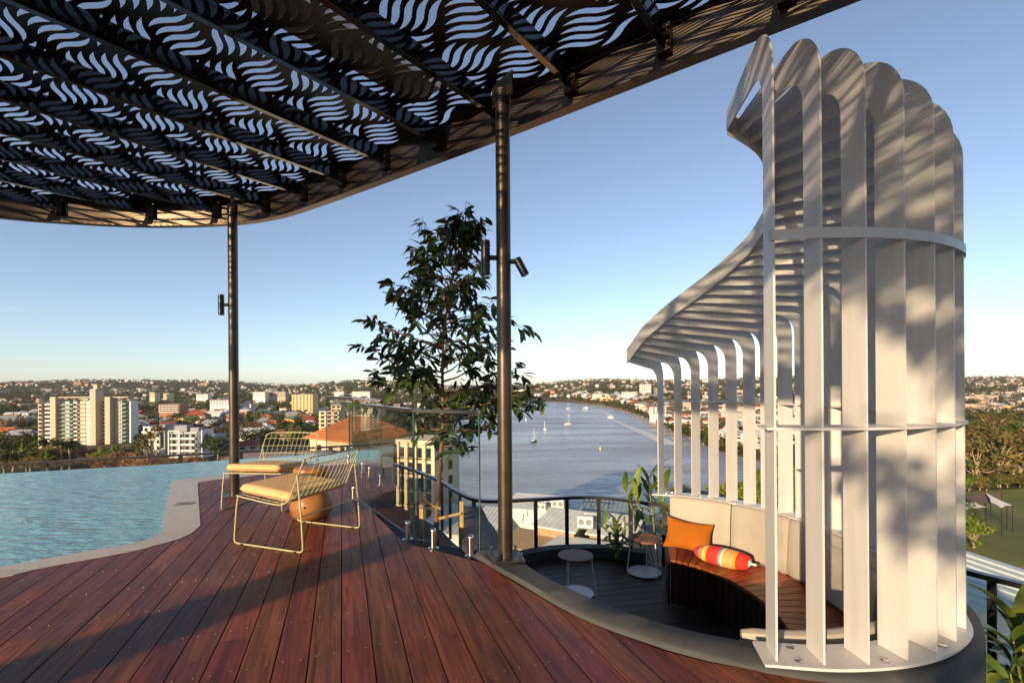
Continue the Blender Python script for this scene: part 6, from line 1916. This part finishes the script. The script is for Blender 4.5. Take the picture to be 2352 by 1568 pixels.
for i in range(64):   # the wood right of the screen
    px = rg.uniform(2175, 2420); Y = rg.uniform(190, 300); py = 935 + 45 * rg.random() + (300 - Y) * 0.28
    kind = rg.choice(['gum', 'round', 'spread', 'round']); mi = rg.choice([1, 1, 0])
    h = rg.uniform(17, 26)
    p = at(px, py, Y)
    plant(p.x, Y, min(h, max(8, p.z - ground_at(p.x, Y))), kind, mi, f"tall {CN[mi]} {TN[kind]} in the wood at the right edge", f"tall {CN[mi]} {TN[kind]}s in the wood at the right edge", rg, 1.15)
for i in range(26):   # undergrowth in front of the wood
    px = rg.uniform(2190, 2400); Y = rg.uniform(182, 200); p = at(px, 1100, Y)
    plant(p.x, Y, rg.uniform(5, 9), 'round', rg.choice([0, 1, 1, 2]), "low rounded bush in front of the wood at the right edge", "bushes in front of the wood at the right edge", rg, 1.5)
for i in range(95):   # bright trees behind the lower fins
    px = rg.uniform(1640, 1960); Y = rg.uniform(75, 125); py = rg.uniform(1050, 1170) if px > 1740 else rg.uniform(1096, 1165)
    h = rg.uniform(9, 14); Y = solve_Y(px, py, h); p = at(px, py, Y)
    if Y > 235: continue
    plant(p.x, Y, h, rg.choice(['round', 'spread']), 2, "bright green tree behind the lower part of the fins", "bright green trees behind the lower fins", rg, 1.3)
for i in range(14):
    px = rg.uniform(1900, 2200); Y = rg.uniform(110, 200); py = rg.uniform(1030, 1120)
    h = rg.uniform(10, 16); Y = solve_Y(px, py, h); p = at(px, py, Y)
    kd = rg.choice(['round', 'gum'])
    plant(p.x, Y, h, kd, rg.choice([0, 1]), "mixed green tree glimpsed between the right fins", "trees glimpsed between the right fins", rg, 1.2)
tree_at(2236, 1180, 92, 9, 'round', 2, "bright green shrubby tree beside the shade sails", 1.3)
for (px, py) in ((1570, 1108), (1590, 1112), (1545, 1112)):
    tree_at(px, py, 60, 6, 'round', 1, "yellowish bush on the river's near bank behind the fins", 1.3, "bushes on the near bank behind the fins")
n_t = 0
for (px0, px1, py0, py1, n) in [(0, 760, 912, 1020, 120), (1215, 1560, 905, 962, 40), (1480, 1800, 925, 1040, 34)]:
    k = tries = 0
    while k < n and tries < n * 20:
        tries += 1
        px, py, x, y = sample_pos(px0, px1, py0, py1)
        if float(river_dist(np.array([x]), np.array([y]))[0]) < 8 or not free(x, y, 4): continue
        if (85 < px < 320 and 240 < y < 345) or (px0 > 1200 and y < 262): continue
        kind = rg.choice(['round', 'spread', 'round', 'gum', 'palm' if rg.random() < .3 else 'round', 'bare' if rg.random() < .5 else 'spread']); mi = 3 if kind == 'bare' else rg.choice([0, 0, 1, 2] if (kind, 2) in PROTO else [0, 1])
        side = "in the suburb beyond the pool" if px < 800 else ("on the far river bank" if px < 1480 else "on the right bank behind the fins")
        plant(x, y, rg.uniform(8, 14), kind, mi, f"{CN[mi]} {TN[kind]} {side}", f"{CN[mi]} {TN[kind]}s {side}", rg, rg.uniform(1.0, 1.4))
        k += 1

# far mass of the suburb ---------------------------------------------------
rn = np.random.default_rng(5)
def cam_positions(n, lo, hi, pxlo=-60, pxhi=2420):
    """positions spread evenly over the depth range as the eye sees them"""
    inv = rn.uniform(1 / hi, 1 / lo, n) ; y = 1 / inv
    px = rn.uniform(pxlo, pxhi, n)
    x = (px - 1176) / 1110 * y
    return x, y
def tmpl_tree(seed, nq):
    r_ = random.Random(seed)
    lobes = [(0.25 * math.cos(i * 2.4) * math.sqrt(i / 6), 0.25 * math.sin(i * 2.4) * math.sqrt(i / 6), r_.uniform(.3, .72), r_.uniform(.2, .3)) for i in range(6)]
    v_, f_ = quad_cloud(lobes, nq, 0.11, r_, 0.4)
    return np.array([tuple(p) for p in v_])
T_FAR = [tmpl_tree(s, 34) for s in (1, 2, 3, 4)]
def scatter_trees(n, lo, hi, hmin, hmax):
    x, y = cam_positions(n, lo, hi)
    rd = river_dist(x, y); ok = rd > 3
    ok &= ~((x > bx(94) - 6) & (x < bx(310) + 6) & (y > 235) & (y < 350))
    ok &= ~((x > 85) & (x < 260) & (y < 186))
    x, y = x[ok], y[ok]; z = land_z(x, y) - 0.4
    h = rn.uniform(hmin, hmax, len(x)); ti = rn.integers(0, 4, len(x)); wd = rn.uniform(1.0, 1.5, len(x)); an = rn.uniform(0, 6.28, len(x))
    pal = np.array([(0.030, 0.045, 0.012), (0.048, 0.060, 0.014), (0.075, 0.085, 0.018), (0.075, 0.060, 0.022), (0.13, 0.085, 0.04), (0.045, 0.05, 0.02)])
    ci = rn.choice(len(pal), len(x), p=[.26, .22, .16, .16, .08, .12])
    V, C = [], []
    for i in range(len(x)):
        T = T_FAR[ti[i]]; c, s = math.cos(an[i]), math.sin(an[i])
        V.append(np.stack([x[i] + (T[:, 0] * c - T[:, 1] * s) * h[i] * wd[i], y[i] + (T[:, 0] * s + T[:, 1] * c) * h[i] * wd[i], z[i] + T[:, 2] * h[i]], -1))
        C.append(np.repeat(pal[ci[i]][None, :] * rn.uniform(.75, 1.3), len(T) // 4, 0))
    return np.concatenate(V), np.concatenate(C)
def quad_object(name, V, C, mat_, faces=None):
    me_ = bpy.data.meshes.new(name)
    if faces is None: faces = np.arange(len(V)).reshape(-1, 4)
    nf = len(faces)
    me_.vertices.add(len(V)); me_.vertices.foreach_set("co", V.astype(np.float32).ravel())
    me_.loops.add(nf * 4); me_.loops.foreach_set("vertex_index", faces.astype(np.int32).ravel())
    me_.polygons.add(nf); me_.polygons.foreach_set("loop_start", np.arange(nf, dtype=np.int32) * 4)
    at_ = me_.attributes.new("tint", 'FLOAT_COLOR', 'FACE')
    at_.data.foreach_set("color", np.concatenate([C, np.ones((nf, 1))], 1).astype(np.float32).ravel())
    me_.materials.append(mat_); me_.update(); me_.validate()
    return link(name, me_)
M_far = tint_mat("far_foliage", rough=0.9, spec=0.1, var=0.3, scale=0.15)
V1, C1 = scatter_trees(3800, 330, 900, 6, 11)
V2, C2 = scatter_trees(6000, 700, 4200, 8, 15)
# far houses
box_f = np.array([(0, 1, 5, 4), (1, 2, 6, 5), (2, 3, 7, 6), (3, 0, 4, 7), (8, 9, 13, 12), (9, 10, 13, 13), (10, 11, 12, 13), (11, 8, 12, 12)])
def scatter_houses(n, lo, hi):
    x, y = cam_positions(n, lo, hi)
    rd = river_dist(x, y); ok = rd > 14
    ok &= (np.sin(x / 83 + 1.1) * np.sin(y / 121 + x / 240) + 0.6 * np.sin(x / 37 + y / 55) + rn.normal(0, 0.35, len(x))) > -0.15
    x, y = x[ok], y[ok]; z = land_z(x, y) - 0.6
    V, C, F = [], [], []
    wp = np.array([(0.58, 0.53, 0.47), (0.62, 0.58, 0.52), (0.50, 0.40, 0.30), (0.42, 0.35, 0.28), (0.36, 0.2, 0.12), (0.62, 0.4, 0.2)])
    rpal = np.array([(0.34, 0.36, 0.38), (0.55, 0.55, 0.54), (0.62, 0.61, 0.58), (0.30, 0.10, 0.06), (0.2, 0.11, 0.07), (0.33, 0.16, 0.09)])
    o = 0
    for i in range(len(x)):
        w, d = rn.uniform(8, 14), rn.uniform(7, 10); h = rn.choice([3.5, 4.5, 6.5, 7]); rh = rn.uniform(1.2, 3)
        if rn.random() < 0.07: w, d, h, rh = rn.uniform(18, 32), 12, rn.uniform(9, 15), 0.4
        a = rn.uniform(0, 6.28); c, s = math.cos(a), math.sin(a)
        P = np.array([(-w / 2, -d / 2, 0), (w / 2, -d / 2, 0), (w / 2, d / 2, 0), (-w / 2, d / 2, 0), (-w / 2, -d / 2, h), (w / 2, -d / 2, h), (w / 2, d / 2, h), (-w / 2, d / 2, h),
                      (-w / 2 - .5, -d / 2 - .5, h), (w / 2 + .5, -d / 2 - .5, h), (w / 2 + .5, d / 2 + .5, h), (-w / 2 - .5, d / 2 + .5, h), (-w * .22, 0, h + rh), (w * .22, 0, h + rh)])
        V.append(np.stack([x[i] + P[:, 0] * c - P[:, 1] * s, y[i] + P[:, 0] * s + P[:, 1] * c, z[i] + P[:, 2]], -1))
        wc = wp[rn.choice(6, p=[.34, .26, .18, .08, .06, .08])] * rn.uniform(.85, 1.05); rc = rpal[rn.choice(6, p=[.26, .2, .18, .14, .12, .10])] * rn.uniform(.8, 1.15)
        C += [wc] * 4 + [rc] * 4; F.append(box_f + o); o += 14
    return np.concatenate(V), np.array(C), np.concatenate(F)
def faces_object(name, V, C, F, mat_):
    me_ = bpy.data.meshes.new(name)
    fl = [tuple(dict.fromkeys(f)) for f in F.tolist()]
    me_.from_pydata(V.tolist(), [], fl)
    at_ = me_.attributes.new("tint", 'FLOAT_COLOR', 'FACE')
    at_.data.foreach_set("color", np.concatenate([C, np.ones((len(C), 1))], 1).astype(np.float32).ravel())
    me_.materials.append(mat_); return link(name, me_)
M_farh = tint_mat("far_houses", rough=0.8, spec=0.25, var=0.08, scale=0.2)
V2b, C2b = scatter_trees(9000, 1300, 3300, 9, 17)
bk = np.array([(p.x, p.y) for p in resample([Vector((*G(x, y, WATER), 0)) for x, y in river_right], n=400)])
def bank_pos(n, lo, hi):
    i = rn.integers(1, 400, n); tn = bk[i] - bk[i - 1]; tn /= np.linalg.norm(tn, axis=1)[:, None]
    off = rn.uniform(lo, hi, n); P = bk[i] + np.stack([tn[:, 1], -tn[:, 0]], -1) * off[:, None]; Q = bk[i] - np.stack([tn[:, 1], -tn[:, 0]], -1) * off[:, None]
    use = river_dist(P[:, 0], P[:, 1]) > 0
    W = np.where(use[:, None], P, Q); return W[:, 0], W[:, 1]
cam_old = cam_positions
cam_positions = lambda n, lo, hi: bank_pos(n, lo, hi)
V2c, C2c = scatter_trees(1900, 3, 90, 5, 10)
Vb, Cb, Fb = scatter_houses(520, 15, 120); Cb = np.minimum(Cb * 1.3, 0.8)
cam_positions = cam_old
V2 = np.concatenate([V2, V2c]); C2 = np.concatenate([C2, C2c])
V2 = np.concatenate([V2, V2b]); C2 = np.concatenate([C2, C2b])
V3, C3, F3 = scatter_houses(2600, 620, 3600)
V3b, C3b, F3b = scatter_houses(2800, 1500, 3000)
F3 = np.concatenate([F3, F3b + len(V3), Fb + len(V3) + len(V3b)]); V3 = np.concatenate([V3, V3b, Vb]); C3 = np.concatenate([C3, C3b, Cb])
tag(faces_object("distant_houses", V3, C3, F3, M_farh), "mass of small pale houses spread over the distant suburbs", "houses", kind="stuff")
tag(quad_object("distant_woodland", np.concatenate([V1, V2]), np.concatenate([C1, C2]), M_far), "mass of distant trees between the far houses up to the hills", "trees", kind="stuff")

# ================================================================== HAZE
hz = MB().box((0, 0, 10), (18400, 18400, 124)).build("haze", bpy.data.materials.new("haze_air"))
hm = hz.data.materials[0]; N, L = nodes_of(hm); N.clear()
ho = N.new("ShaderNodeOutputMaterial"); pv = N.new("ShaderNodeVolumePrincipled")
pv.inputs["Color"].default_value = (0.86, 0.90, 0.96, 1); pv.inputs["Density"].default_value = 0.00004
pv.inputs["Anisotropy"].default_value = 0.0
L.new(pv.outputs[0], ho.inputs["Volume"])
tag(hz, "thin pale haze in the air over the suburbs", "haze", kind="stuff")
